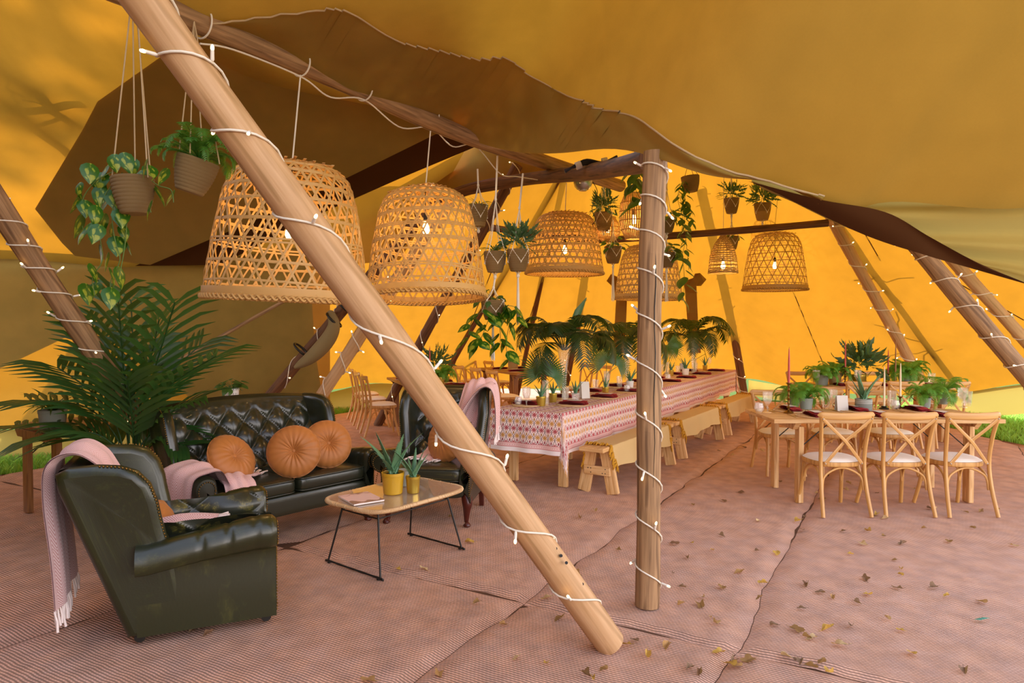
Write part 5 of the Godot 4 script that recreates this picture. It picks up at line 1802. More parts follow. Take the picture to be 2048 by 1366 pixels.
func macrame(o: Node3D, pot: Vector3, r: float, h: float, top: Vector3, tail: float) -> void:   # knotted cords round a pot at that base, up to top
	var m := MB.new()
	var knots := MB.new()
	var gather := pot + Vector3(0, h + (top.y - pot.y - h) * 0.35, 0)
	for k in 4:
		var a := TAU * k / 4.0 + 0.5
		var rim := pot + Vector3(cos(a) * r * 1.04, h * 0.98, sin(a) * r * 1.04)
		m.tube([top.lerp(gather, 0.7), gather.lerp(rim, 0.4), rim], 0.0045, 6)
		for s in [-1.0, 1.0]:
			var b: float = a + s * TAU / 8.0
			var mid := pot + Vector3(cos(b) * r * 0.94, h * 0.42, sin(b) * r * 0.94)
			m.tube([rim, rim.lerp(mid, 0.5) + Vector3(cos(a + s * 0.4), 0, sin(a + s * 0.4)) * r * 0.05, mid, mid.lerp(pot, 0.55) + Vector3(cos(b), 0, sin(b)) * r * 0.12, pot + Vector3(0, -0.035, 0)], 0.004, 6)
		knots.ball(rim, Vector3.ONE * 0.009, 7, 5)
		var c := pot + Vector3(cos(a + TAU / 8) * r * 0.95, h * 0.42, sin(a + TAU / 8) * r * 0.95)
		knots.ball(c, Vector3.ONE * 0.009, 7, 5)
	m.tube([top, top.lerp(gather, 0.72)], 0.010, 7)
	knots.ball(top.lerp(gather, 0.7), Vector3(0.014, 0.022, 0.014), 8, 6)
	knots.ball(pot + Vector3(0, -0.045, 0), Vector3(0.018, 0.026, 0.018), 8, 6)
	obj("hanger", m, M.cord, o)
	obj("knot", knots, M.cord, o).set_meta("kind", "stuff")
	if tail > 0:
		var t := MB.new()
		for k in 18:
			var q := Vector3(R(-1, 1), 0, R(-1, 1)) * 0.012
			t.tube([pot + Vector3(0, -0.06, 0) + q * 0.5, pot + Vector3(0, -0.06 - tail * 0.5, 0) + q, pot + Vector3(0, -0.06 - tail * R(0.9, 1.05), 0) + q * R(1.2, 1.9)], 0.0038, 5)
		obj("tassel", t, M.cord, o)
func hung(label: String, px: float, py: float, d: float, r: float, h: float, hx: float, hy: float, kind: String, s: float, n: int, tail: float) -> Node3D:   # px, py: middle of the pot
	var base := D(px, py, d) - Vector3(0, h / 2, 0)
	var o := thing("hanging_planter", label, "planter", base)
	coil_pot(o, r, h)
	macrame(o, Vector3.ZERO, r, h, D(hx, hy, d) - base, tail)
	crown(o, kind, Vector3(0, h * 0.9, 0), s, n)
	return o
func pot_shape(o: Node3D, called: String, prof: Array, m: Material) -> void:
	var b := MB.new()
	b.lathe(prof, 28, Vector2(4, 1))
	obj(called, b, m, o)
func potted(called: String, label: String, at: Vector3, r: float, h: float, m: Material, kind: String, s: float, n: int, group := "") -> Node3D:
	var o := thing(called, label, "potted plant", at, 0.0, group)
	pot_shape(o, "pot", [Vector2(0, 0), Vector2(r * 0.80, 0), Vector2(r * 0.84, 0.006), Vector2(r * 0.97, h * 0.85), Vector2(r, h * 0.86), Vector2(r, h), Vector2(r * 0.92, h), Vector2(r * 0.88, h * 0.86), Vector2(0, h * 0.86)], m)
	var e := MB.new()
	e.lathe([Vector2(r * 0.9, h * 0.87), Vector2(r * 0.4, h * 0.90), Vector2(0, h * 0.90)], 12)
	obj("soil", e, M.soil, o)
	crown(o, kind, Vector3(0, h * 0.88, 0), s, n)
	return o

func plants() -> void:
	rng.seed = 500
	M.leaf = mat(hexc("2c5220"), 0.45, {"backlight": lin(0.14, 0.28, 0.03)})
	M.fern = mat(hexc("5a9434"), 0.55, {"backlight": lin(0.3, 0.55, 0.08)})
	M.fern2 = mat(hexc("356b24"), 0.5, {"backlight": lin(0.25, 0.5, 0.06)})
	M.palm = mat(hexc("1c421a"), 0.4, {"backlight": lin(0.12, 0.25, 0.03)})
	M.areca = mat(hexc("1d3410"), 0.45, {"backlight": lin(0.1, 0.18, 0.02)})
	M.fan = mat(hexc("24571f"), 0.32, {"backlight": lin(0.1, 0.22, 0.03)})
	M.blueleaf = mat(hexc("3a5a3c"), 0.5, {"backlight": lin(0.1, 0.2, 0.05)})
	M.aloe = mat(hexc("5f8a62"), 0.4)
	M.stem = mat(hexc("5d7a34"), 0.5)
	M.soil = mat(hexc("2e2018"), 1.0)
	var pz := nimg(64, 64, 0.018, 61, 3)
	M.pothos = mat(Color.WHITE, 0.35, {"albedo_texture": paint(64, 64, func(x, y):
		var k := clampf((pz.get_pixel(x, y).r - 0.55) * 6.0, 0, 1)
		return hexc("356614").lerp(hexc("a0a834"), k)), "backlight": lin(0.3, 0.5, 0.06)})
	M.jute = mat(Color.WHITE, 0.9, {"albedo_texture": paint(128, 64, func(x, y):
		var k := 0.5 + 0.5 * sin(TAU * (x / 16.0 + y / 8.0))
		return hexc("8a6a3c").lerp(hexc("c9a56a"), k)), "heightmap_texture": paint(128, 64, func(x, y):
		var k := 0.5 + 0.5 * sin(TAU * (x / 16.0 + y / 8.0))
		return Color(k, k, k)), "heightmap_scale": 0.25})
	M.yellow = mat(hexc("c79a1c"), 0.3, {"clearcoat": 0.4})
	M.gold = mat(hexc("c2a544"), 0.3, {"metallic": 0.75})
	M.greypot = mat(hexc("8f948a"), 0.7)
	M.whitepot = mat(hexc("e9e6e0"), 0.5)
	M.clear = mat(Color(0.95, 0.98, 0.96, 0.10), 0.04, {"transparency": BaseMaterial3D.TRANSPARENCY_ALPHA})
	LF.fern = [frond_mesh(1, 24, 0.22, 0.014, 0.40, 0.5), frond_mesh(1, 24, 0.20, 0.013, 0.25, 0.4), frond_mesh(1, 24, 0.21, 0.014, 0.55, 0.5)]
	LF.areca = [frond_mesh(1, 36, 0.36, 0.013, 0.50, 0.6, 0.6), frond_mesh(1, 36, 0.38, 0.013, 0.35, 0.6, 0.7), frond_mesh(1, 36, 0.35, 0.013, 0.65, 0.6, 0.5)]
	LF.kentia = [frond_mesh(1, 13, 0.42, 0.020, 0.55, 0.5, 0.6, 1.0), frond_mesh(1, 14, 0.40, 0.019, 0.38, 0.4, 0.7, 1.0), frond_mesh(1, 12, 0.44, 0.021, 0.75, 0.6, 0.5, 1.0)]
	LF.heart = [heart_mesh(0.42, 0.12), heart_mesh(0.36, 0.25), heart_mesh(0.46, 0.05)]
	LF.lobed = [lobed_mesh(0.14), lobed_mesh(0.18), lobed_mesh(0.12)]
	LF.strap = [strap_mesh(0.04, 0.5), strap_mesh(0.045, 0.7), strap_mesh(0.035, 0.3)]
	LF.aloe = [aloe_mesh(0.12), aloe_mesh(0.3), aloe_mesh(0.05)]
	LF.fan = [fan_mesh(34, 2.05), fan_mesh(30, 1.9)]

	# the big palm between the sofa and the left table
	var kp := thing("potted_palm", "big dark green feather palm standing between the sofa and the left table", "potted plant", Vector3(-2.86, 0, -5.12))
	pot_shape(kp, "pot", [Vector2(0, 0), Vector2(0.14, 0), Vector2(0.17, 0.28), Vector2(0.175, 0.28), Vector2(0.165, 0.27), Vector2(0, 0.25)], M.jute)
	for f in [[115, 735, 1.2], [60, 800, 1.25], [30, 850, 1.1], [236, 592, 1.0], [262, 600, 0.9], [318, 640, 1.0], [350, 605, 1.05], [400, 690, 1.2], [432, 712, 1.25], [395, 800, 1.0], [170, 655, 1.1], [200, 640, 1.0], [290, 700, 0.8], [370, 890, 0.9], [150, 880, 0.9], [330, 860, 0.8], [255, 760, 0.7], [100, 870, 1.0]]:
		var tip := D(f[0], f[1], 5.12 + R(-0.35, 0.35)) - Vector3(-2.86, 0, -5.12)
		var b := Vector3(R(-0.04, 0.04), 0.25, R(-0.04, 0.04))
		var mid := b.lerp(tip, 0.45) + Vector3(0, 0.30 * f[2], 0)
		var low := b.lerp(mid, 0.5) * Vector3(0.55, 1.15, 0.55)
		var rach := curve([b, low, mid, tip + Vector3(0, 0.0, 0)], 24)
		var m := MB.new()
		m.tube(rach, 0.0055, 5)
		for k in 10:
			var t := lerpf(0.50, 0.99, k / 9.0)
			var c := crom(rach, t)
			var tg := (crom(rach, minf(t + 0.03, 1)) - crom(rach, t - 0.03)).normalized()
			var sd := tg.cross(Vector3(0.15, 1, 0.1)).normalized()
			var l: float = 0.50 * (0.55 + 0.45 * sin(PI * lerpf(0.2, 0.85, k / 9.0)))
			for s in [-1.0, 1.0]:
				var d = (sd * s * 0.85 + tg * 0.7 + Vector3(0, 0.15, 0)).normalized()
				m.blade([c, c + d * l * 0.3, c + d * l * 0.65 + Vector3(0, -0.03, 0), c + d * l + Vector3(0, -0.11, 0)], [0.006, 0.021, 0.016, 0.001], tg, 0.3)
		obj("frond", m, M.palm, kp)
	# two rope hung planters at the left
	var base := D(270, 428, 3.8)
	var o := thing("hanging_planter", "jute planter with long trailing variegated vine, hung at the left", "planter", base)
	coil_pot(o, 0.108, 0.20, Vector3.ZERO, 0.06)
	for q in [[-0.095, 0.05], [-0.045, -0.09], [0.06, -0.06], [0.10, 0.05]]: rope(o, "cord", Vector3(q[0], 0.19, q[1]), D(268 + q[0] * 60, 6, 3.8) - base, 0.004, M.rope)
	var spots := [[160, 409], [159, 385], [162, 451], [177, 467], [193, 374], [202, 393], [193, 432], [209, 448], [241, 438], [257, 412], [222, 467], [235, 454], [180, 348], [202, 509], [251, 496], [235, 493], [215, 525], [183, 548], [238, 554], [193, 583], [222, 557], [172, 588], [222, 596], [280, 361], [312, 390], [347, 400], [302, 422], [334, 358], [228, 329], [247, 326], [214, 350], [205, 365], [268, 338], [292, 340], [225, 400], [215, 415], [245, 470], [198, 470], [170, 420], [300, 350]]
	for q in spots:
		var p := D(q[0], q[1], 3.8 + R(-0.12, 0.10)) - base
		grow(o, "leaf", LF.heart, M.pothos, p + Vector3(0, 0.05, 0), Vector3(R(-0.6, 0.6), -1, R(-0.1, 0.5)), R(0.085, 0.125), R(-0.7, 0.7))
	for v in [[[235, 340], [195, 360], [165, 400], [165, 455], [180, 470]], [[245, 345], [205, 400], [200, 470], [205, 520], [185, 555], [190, 590]], [[250, 350], [225, 420], [230, 480], [240, 520], [222, 560], [222, 600]], [[262, 345], [255, 420], [250, 490], [238, 555]], [[285, 345], [315, 370], [342, 380], [347, 405]], [[280, 350], [290, 385], [302, 425]]]:
		var pts = v.map(func(q): return D(q[0], q[1], 3.8) - base)
		var st := MB.new()
		st.tube(curve(pts, 20), 0.0028, 5)
		obj("stem", st, M.stem, o)
	base = D(378, 385, 4.0)
	o = thing("hanging_planter", "tilted jute planter with a green fern, hung beside the leaning pole", "planter", base)
	coil_pot(o, 0.115, 0.20, Vector3.ZERO, -0.30)
	for q in [[-0.09, 0.05], [0.0, 0.11], [-0.02, -0.10], [0.12, 0.0]]: rope(o, "cord", Vector3(q[0] + 0.06, 0.20 - q[0] * 0.3, q[1]), D(388, 40, 4.0) - base, 0.0038, M.rope)
	crown(o, "boston", Vector3(0.06, 0.19, 0), 0.30, 34)
	# macrame planters
	base = D(990, 545, 6.9)
	o = thing("hanging_planter", "double macrame hanger with two jute pots, one grassy and one trailing", "planter", base)
	coil_pot(o, 0.112, 0.21)
	macrame(o, Vector3.ZERO, 0.112, 0.21, D(995, 312, 6.9) - base, 0.0)
	crown(o, "strap", Vector3(0, 0.19, 0), 0.26, 20)
	var p2 := D(986, 640, 6.9) - base
	coil_pot(o, 0.118, 0.20, p2)
	macrame(o, p2, 0.118, 0.20, Vector3(0, -0.05, 0), 0.34)
	crown(o, "leafy", p2 + Vector3(0, 0.18, 0), 0.24, 10)
	for v in [[[975, 615], [945, 640], [935, 680]], [[985, 618], [965, 670], [955, 690]], [[995, 612], [1020, 625], [1012, 690], [1020, 725]], [[1000, 612], [1030, 615], [1035, 650]], [[990, 615], [1000, 660], [1000, 690]]]:
		vine(o, v.map(func(q): return D(q[0], q[1], 6.85) - base), 6, 0.16, M.pothos)
	hung("macrame planter with a large bushy fern right of the double hanger", 1036, 521, 6.9, 0.112, 0.22, 1046, 347, "bush", 0.40, 46, 0.46)
	hung("jute planter with grassy leaves behind the second large basket", 957, 432, 7.6, 0.105, 0.24, 955, 338, "strap", 0.24, 18, 0.0)
	hung("macrame planter with spiky leaves left of the rattan lanterns", 1207, 443, 9.0, 0.115, 0.23, 1210, 335, "bush", 0.42, 40, 0.0)
	hung("macrame planter with a waxy trailing plant below the rattan lanterns", 1226, 510, 9.0, 0.112, 0.22, 1226, 440, "leafy", 0.26, 12, 0.42)
	o = hung("macrame planter with ivy just right of the upright pole", 1333, 452, 8.4, 0.10, 0.17, 1334, 330, "leafy", 0.30, 16, 0.0)
	vine(o, [Vector3(0.05, 0.16, 0), Vector3(0.16, 0.18, 0.02), Vector3(0.24, 0.02, 0.03), Vector3(0.20, -0.25, 0)], 9, 0.11, M.leaf)
	o = hung("lower macrame pot of broad hanging leaves behind the upright pole", 1333, 520, 8.4, 0.105, 0.18, 1330, 460, "leafy", 0.34, 18, 0.35)
	vine(o, [Vector3(0.06, 0.16, 0), Vector3(0.18, 0.1, 0.02), Vector3(0.22, -0.15, 0.0), Vector3(0.2, -0.42, 0)], 9, 0.16, M.leaf)
	base = D(1383, 384, 9.6)
	o = thing("hanging_planter", "jute planter near the canopy edge with a long strand of dark ivy", "planter", base)
	coil_pot(o, 0.125, 0.22, Vector3.ZERO, 0.1)
	for q in [[-0.1, 0.0], [0.1, 0.03], [0.0, 0.1]]: rope(o, "cord", Vector3(q[0], 0.21, q[1]), D(1378, 325, 9.6) - base, 0.004, M.rope)
	for v in [[[1378, 362], [1362, 370], [1356, 400], [1366, 440], [1358, 480]], [[1374, 362], [1358, 375], [1368, 430], [1372, 480], [1378, 540]], [[1375, 365], [1370, 400], [1378, 420], [1384, 450]]]:
		vine(o, v.map(func(q): return D(q[0], q[1], 9.55) - base), 13, 0.12, M.leaf)
	hung("macrame planter with a bushy plant, left of the pair at the right", 1463, 412, 10.0, 0.105, 0.22, 1461, 330, "bush", 0.36, 36, 0.0)
	hung("macrame planter with a lobed fern above the wire lantern", 1525, 424, 10.2, 0.12, 0.25, 1527, 345, "bush", 0.44, 44, 0.0)
	hung("small macrame pot of dark leaves behind the bell shaped lamp", 1463, 486, 10.3, 0.10, 0.20, 1463, 425, "leafy", 0.26, 14, 0.3)
	base = D(1262, 330, 7.2)
	o = thing("hanging_vine", "dark trailing vine with large leaves hanging from the beam by the upright pole", "plant", base)
	for v in [[[1262, 325], [1262, 345], [1266, 380], [1258, 425]], [[1268, 325], [1275, 350], [1270, 375], [1285, 405]]]:
		vine(o, v.map(func(q): return D(q[0], q[1], 7.2) - base), 6, 0.17, M.leaf)

# ---- everything laid on the tables, and leaves on the floor
func small_things() -> void:
	rng.seed = 900
	M.red = mat(hexc("9c161c"), 0.85, {"rim": 0.4, "rim_tint": 0.7})
	M.mint = mat(hexc("dcd6cc"), 0.7)
	M.smoked = mat(Color(0.98, 0.95, 0.88, 0.14), 0.05, {"transparency": BaseMaterial3D.TRANSPARENCY_ALPHA})
	M.crystal = mat(Color(0.97, 0.97, 0.97, 0.22), 0.08, {"transparency": BaseMaterial3D.TRANSPARENCY_ALPHA})
	M.candle_red = mat(hexc("c4524c"), 0.5, {"subsurf_scatter_enabled": true, "subsurf_scatter_strength": 0.2})
	M.candle_ivory = mat(hexc("ecd9b4"), 0.5, {"subsurf_scatter_enabled": true, "subsurf_scatter_strength": 0.2})
	M.cutlery = mat(hexc("d8c08a"), 0.3, {"metallic": 0.6})
	# settings of the long table
	var aa := [0.66, 1.48, 2.27, 3.1, 3.95, 4.75, 5.65, 6.6]
	for side in 2:
		for k in 8:
			var w := 0.185 if side == 0 else 0.575
			var where := "bench side" if side == 0 else "far side"
			setting(T(aa[k] - (0.25 if side == 1 else 0.0), w, 0.767), atan2(-TW.x, -TW.z) + (0.0 if side == 0 else PI), "the long table's %s, %s from the near end" % [where, nth(k)])
	# low plants, glasses and cards down its middle
	var gp := func(label: String, px: float, py: float, r: float, h: float, m: Material, s: float, n: int): potted("potted_aloe", label, G(px, py, 0.767), r, h, m, "aloe", s, n, "aloes on the long table")
	gp.call("aloe in a gold pot nearest the end of the long table", 1082, 812, 0.052, 0.10, M.gold, 0.17, 8)
	gp.call("aloe in a gold pot, second from the near end", 1106, 804, 0.045, 0.095, M.gold, 0.16, 7)
	gp.call("aloe in a faceted glass pot beside the first menu card", 1151, 801, 0.045, 0.085, M.crystal, 0.17, 7)
	gp.call("aloe in a patterned gold pot under the second fan palm", 1211, 788, 0.045, 0.085, M.gold, 0.14, 6)
	gp.call("aloe in a white geometric pot left of the upright pole", 1260, 775, 0.05, 0.09, M.whitepot, 0.22, 8)
	gp.call("aloe in a gold pot just right of the upright pole", 1342, 752, 0.045, 0.10, M.gold, 0.2, 7)
	gp.call("aloe in a white faceted pot right of the upright pole", 1371, 750, 0.06, 0.11, M.whitepot, 0.24, 8)
	gp.call("aloe in a small gold pot near the far end of the long table", 1410, 740, 0.045, 0.09, M.gold, 0.2, 7)
	for g in [[1053, 801, "tumbler", "nearest the gold pots"], [1131, 801, "tumbler", "between the gold pots and the faceted pot"], [1191, 783, "tumbler", "behind the third napkin"], [1239, 775, "tumbler", "left of the white geometric pot"], [1281, 767, "tumbler", "at the left edge of the upright pole"], [1356, 749, "tumbler", "between the two pots right of the upright pole"], [1391, 742, "tumbler", "beside the far fan palm"], [1037, 810, "votive", "nearest the end of the long table"], [1336, 760, "votive", "just right of the upright pole"], [1254, 784, "votive", "in front of the white geometric pot"], [1419, 735, "goblet", "at the far end of the long table"], [1053, 812, "goblet", "nearest the end of the long table"], [1323, 752, "goblet", "behind the upright pole"], [1214, 776, "goblet", "behind the patterned gold pot"]]:
		glass(g[2], "clear glass %s on the printed cloth, %s" % [g[2], g[3]], G(g[0], g[1], 0.767), 1.15)
	card("white menu card standing on the printed cloth by the faceted pot", G(1171, 797, 0.767), 0.35, 0.10, 0.19)
	card("white menu card standing near the far fan palm", G(1365, 742, 0.767), 0.3, 0.08, 0.14)
	# fan palms and feather palms in glass vases
	fan_vase("fan palm leaf in a gold tinted glass vase, nearest the end of the long table", 1091, 1085, 748, [[0.28, 0.0, 0.15], [0.22, 0.6, -0.6]])
	fan_vase("fan palm leaf in a glass vase left of the upright pole", 1213, 1213, 725, [[0.28, 0.1, 0.25], [0.22, 0.4, -0.7]])
	fan_vase("fan palm leaf in a glass vase just right of the upright pole", 1334, 1335, 690, [[0.27, -0.1, -2.6], [0.2, 0.5, 0.6]])
	fan_vase("fan palm leaf seen edge on near the far end of the long table", 1390, 1389, 700, [[0.34, 1.15, 0.2], [0.2, 1.3, 0.9]])
	palm_vase("tall glass vase of dark feather palm fronds, first along the long table", 1128, 0.42, 0.70, 15, true)
	palm_vase("tall glass vase of dark feather palm fronds left of the upright pole", 1254, 0.42, 0.72, 13, false)
	palm_vase("tall glass vase of dark feather palm fronds toward the far end", 1386, 0.42, 0.80, 14, false)
	right_table()
	back_tables()
	# coffee table plants
	potted("potted_aloe", "tall aloe in a bright yellow pot on the coffee table", G(786, 986, 0.446), 0.078, 0.145, M.yellow, "aloe", 0.33, 11)
	potted("potted_aloe", "small speckled aloe in a slim gold pot on the coffee table", G(826, 985, 0.446), 0.05, 0.115, M.gold, "aloe", 0.26, 9)
	var g := thing("plant_pot", "grey ribbed pot standing behind the yellow pot on the coffee table", "pot", G(808, 970, 0.446))
	pot_shape(g, "pot", [Vector2(0, 0), Vector2(0.05, 0), Vector2(0.06, 0.11), Vector2(0.054, 0.11), Vector2(0.0, 0.09)], M.greypot)
	# plants on the left table
	potted("potted_plant", "feathery plant in a grey pot on the left table", G(106, 862, 0.765), 0.10, 0.17, M.greypot, "strap", 0.33, 30)
	potted("potted_plant", "leafy plant in a white pot with a leaf print behind the sofa", G(464, 806, 0.765), 0.075, 0.16, mat(Color.WHITE, 0.5, {"albedo_texture": paint(128, 64, func(x, y):
		var u: float = fmod(x, 32.0) - 16.0
		var v: float = y - 32.0
		return hexc("16281c") if absf(u) < 11.0 * cos(v / 22.0) and absf(v) < 26 and absf(absf(u) - absf(fmod(v + 100.0, 9.0) - 4.5) * 1.2) < 7.0 and absf(u) > 1.2 and fmod(v + absf(u) + 100.0, 9.0) < 6.0 else hexc("eceae4"))}), "leafy", 0.24, 22)
	rig_and_cords()
	leaves()

func setting(at: Vector3, turn: float, where: String) -> void:   # a charger, a napkin on it, a card, and cutlery
	var c := thing("charger", "cane charger on %s" % where, "placemat", at, turn)
	var m := MB.new()
	for r in [0.165, 0.14, 0.115]:
		var p := []
		for i in 41: p.append(Vector3(cos(TAU * i / 40) * r, 0.005, sin(TAU * i / 40) * r))
		m.tube(p, 0.0045, 5, false, true)
	for i in 20: m.tube([Vector3(cos(TAU * i / 20) * 0.05, 0.004, sin(TAU * i / 20) * 0.05), Vector3(cos(TAU * i / 20) * 0.172, 0.004, sin(TAU * i / 20) * 0.172)], 0.004, 4)
	obj("cane_ring", m, M.rattan, c).set_meta("kind", "stuff")
	m = MB.new()
	m.lathe([Vector2(0, 0.001), Vector2(0.12, 0.001), Vector2(0.12, 0.006), Vector2(0, 0.006)], 20)
	obj("plate", m, M.cane2, c)
	var n := thing("napkin", "red napkin on %s" % where, "napkin", at, turn + R(-0.08, 0.08))
	var fold := 0.5 + R(-0.15, 0.15)
	for l in 3:
		m = MB.new()
		var y0 := 0.012 + 0.010 * l
		var len := 0.150 - 0.006 * l
		m.grid(24, 16, func(u, v):
			var a: float = TAU * v
			var x: float = lerpf(-0.062, 0.062, u)
			var z: float = cos(a) * len + 0.01
			var dip := -0.004 * cos(u * 9.0)
			return Vector3(x * (1 + 0.03 * sin(a)), y0 + sin(a) * 0.005 + 0.006 * pow(absf(u - fold) * 2, 2) + dip + 0.004 * sin(z * 30 + l), z), false, Vector2.ONE)
		obj("fold", m, M.red, n)
	m = MB.new()
	m.box(Vector3(0.0, 0.050, 0.03), Vector3(0.085, 0.001, 0.15), 0.0)
	tag(obj("menu_card", m, M.mint), "menu card on %s" % where, "card", "menu cards")
	var card_node: Node3D = get_child(get_child_count() - 1)
	card_node.transform = Transform3D(Basis(Vector3.UP, turn + R(-0.1, 0.1)), at)
	for s in [["fork", -0.20], ["knife", 0.20]]:
		m = MB.new()
		m.box(Vector3(0, 0.004, 0.02), Vector3(0.012, 0.005, 0.11), 0.002)
		if s[0] == "fork":
			m.box(Vector3(0, 0.004, -0.06), Vector3(0.007, 0.003, 0.06), 0.001)
			for q in [-0.009, -0.003, 0.003, 0.009]: m.box(Vector3(q, 0.004, -0.105), Vector3(0.003, 0.002, 0.045), 0.0)
		else: m.box(Vector3(0, 0.004, -0.085), Vector3(0.016, 0.003, 0.10), 0.001)
		var k := obj(s[0], m, M.cutlery)
		tag(k, "gold %s on %s" % [s[0], where], s[0], "cutlery")
		k.transform = Transform3D(Basis(Vector3.UP, turn), at + Basis(Vector3.UP, turn) * Vector3(s[1], 0, 0))
func glass(kind: String, label: String, at: Vector3, s: float) -> void:
	var o := thing("glass_" + kind, label, "glass", at)
	var m := MB.new()
	match kind:
		"tumbler": m.lathe([Vector2(0, 0), Vector2(0.026, 0), Vector2(0.030, 0.02), Vector2(0.038, 0.13), Vector2(0.036, 0.13), Vector2(0.028, 0.022), Vector2(0, 0.018)], 20)
		"votive": m.lathe([Vector2(0, 0), Vector2(0.022, 0), Vector2(0.036, 0.02), Vector2(0.038, 0.04), Vector2(0.030, 0.068), Vector2(0.031, 0.075), Vector2(0.028, 0.072), Vector2(0.034, 0.04), Vector2(0.02, 0.008), Vector2(0, 0.006)], 20)
		"goblet": m.lathe([Vector2(0, 0), Vector2(0.034, 0), Vector2(0.033, 0.004), Vector2(0.006, 0.01), Vector2(0.0045, 0.03), Vector2(0.010, 0.04), Vector2(0.005, 0.052), Vector2(0.02, 0.07), Vector2(0.036, 0.10), Vector2(0.038, 0.165), Vector2(0.036, 0.165), Vector2(0.034, 0.10), Vector2(0.016, 0.074), Vector2(0, 0.068)], 20)
	var b := obj("glass_body", m, M.smoked if kind != "votive" else M.crystal, o)
	b.scale = Vector3.ONE * s
	if kind == "votive":
		m = MB.new()
		m.lathe([Vector2(0, 0.012), Vector2(0.02, 0.012), Vector2(0.02, 0.028), Vector2(0, 0.028)], 14)
		obj("tealight", m, M.candle_ivory, o).scale = Vector3.ONE * s
func card(label: String, at: Vector3, turn: float, w: float, h: float) -> void:
	var o := thing("menu_card", label, "card", at, turn)
	var m := MB.new()
	m.box(Vector3(0, h / 2, 0), Vector3(w, h, 0.002), 0.0, Basis(Vector3.RIGHT, -0.14))
	obj("front", m, M.mint, o)
	m = MB.new()
	m.box(Vector3(0, h / 2, -h * 0.28), Vector3(w, h, 0.002), 0.0, Basis(Vector3.RIGHT, 0.14))
	obj("back", m, M.mint, o)
func fan_vase(label: String, px: float, fx: float, fy: float, fans: Array) -> void:
	var at := Tpx(px, 0.42, 0.767)
	var o := thing("fan_palm_vase", label, "vase", at)
	var m := MB.new()
	m.lathe([Vector2(0, 0), Vector2(0.036, 0), Vector2(0.034, 0.26), Vector2(0.031, 0.26), Vector2(0.032, 0.015), Vector2(0, 0.012)], 20)
	obj("glass_vase", m, M.smoked, o)
	for k in fans.size():
		var f: Array = fans[k]
		var hub := D(fx + 22 * k, fy + 8 * k, -at.z + 0.1 - 0.05 * k) - at
		var st := MB.new()
		st.tube(curve([Vector3(0, 0.02, 0), Vector3(0, 0.2, 0), hub * Vector3(0.5, 0.85, 0.5), hub], 14), 0.004, 6)
		obj("stem", st, M.stem, o)
		var l := obj("fan_leaf", LF.fan[k % 2], M.fan, o)
		l.transform = Transform3D(Basis.from_euler(Vector3(-0.25, f[1], f[2] * (1.0 if k == 0 else 1.3))) * f[0], hub)
func palm_vase(label: String, px: float, w: float, s: float, n: int, spear: bool) -> void:
	var at := Tpx(px, w, 0.767)
	var o := thing("palm_vase", label, "vase", at)
	var m := MB.new()
	m.lathe([Vector2(0, 0), Vector2(0.085, 0), Vector2(0.085, 0.006), Vector2(0.025, 0.02), Vector2(0.022, 0.10), Vector2(0.03, 0.25), Vector2(0.05, 0.45), Vector2(0.085, 0.62), Vector2(0.082, 0.62), Vector2(0.047, 0.45), Vector2(0.027, 0.25), Vector2(0.018, 0.11), Vector2(0, 0.1)], 22)
	obj("glass_vase", m, M.clear, o)
	for k in n:
		var a := k * 2.4
		var up := R(0.6, 1.4) if k > 4 else R(2.0, 4.0)
		grow(o, "frond", LF.areca, M.areca, Vector3(cos(a) * 0.02, 0.56, sin(a) * 0.02), Vector3(cos(a), up, sin(a)), s * R(0.85, 1.1))
	if spear:
		var b := MB.new()
		b.blade([Vector3(0.02, 0.62, 0.05), Vector3(0.09, 0.82, 0.06), Vector3(0.15, 0.98, 0.06), Vector3(0.24, 1.13, 0.05)], [0.01, 0.042, 0.040, 0.004], Vector3(1, -0.6, 0), 0.3, Vector3(0, 0, 1))
		obj("spear_leaf", b, M.fan, o)

func candlestick(label: String, at: Vector3, h: float, ch: float, m: Material, cm: Material) -> void:
	var o := thing("candlestick", label, "candlestick", at)
	var p := [Vector2(0, 0), Vector2(0.045, 0), Vector2(0.046, 0.008), Vector2(0.02, 0.022)]
	var n := 6
	for k in n:
		var y := 0.03 + (h - 0.05) * k / n
		var d := (h - 0.05) / n
		p.append_array([Vector2(0.007, y), Vector2(0.008, y + d * 0.35), Vector2(0.019 if k % 2 == 0 else 0.013, y + d * 0.6), Vector2(0.008, y + d * 0.85)])
	p.append_array([Vector2(0.016, h - 0.015), Vector2(0.026, h - 0.004), Vector2(0.026, h), Vector2(0.011, h), Vector2(0.011, h - 0.01), Vector2(0, h - 0.01)])
	var b := MB.new()
	b.lathe(p, 16)
	obj("stick", b, m, o)
	b = MB.new()
	b.lathe([Vector2(0.011, h - 0.008), Vector2(0.0105, h + ch * 0.3), Vector2(0.0085, h + ch * 0.7), Vector2(0.004, h + ch * 0.97), Vector2(0, h + ch)], 12)
	var c := obj("candle", b, cm, o)
	b = MB.new()
	b.tube([Vector3(0, h + ch - 0.002, 0), Vector3(0.001, h + ch + 0.01, 0)], 0.0012, 5)
	obj("wick", b, M.black, c)

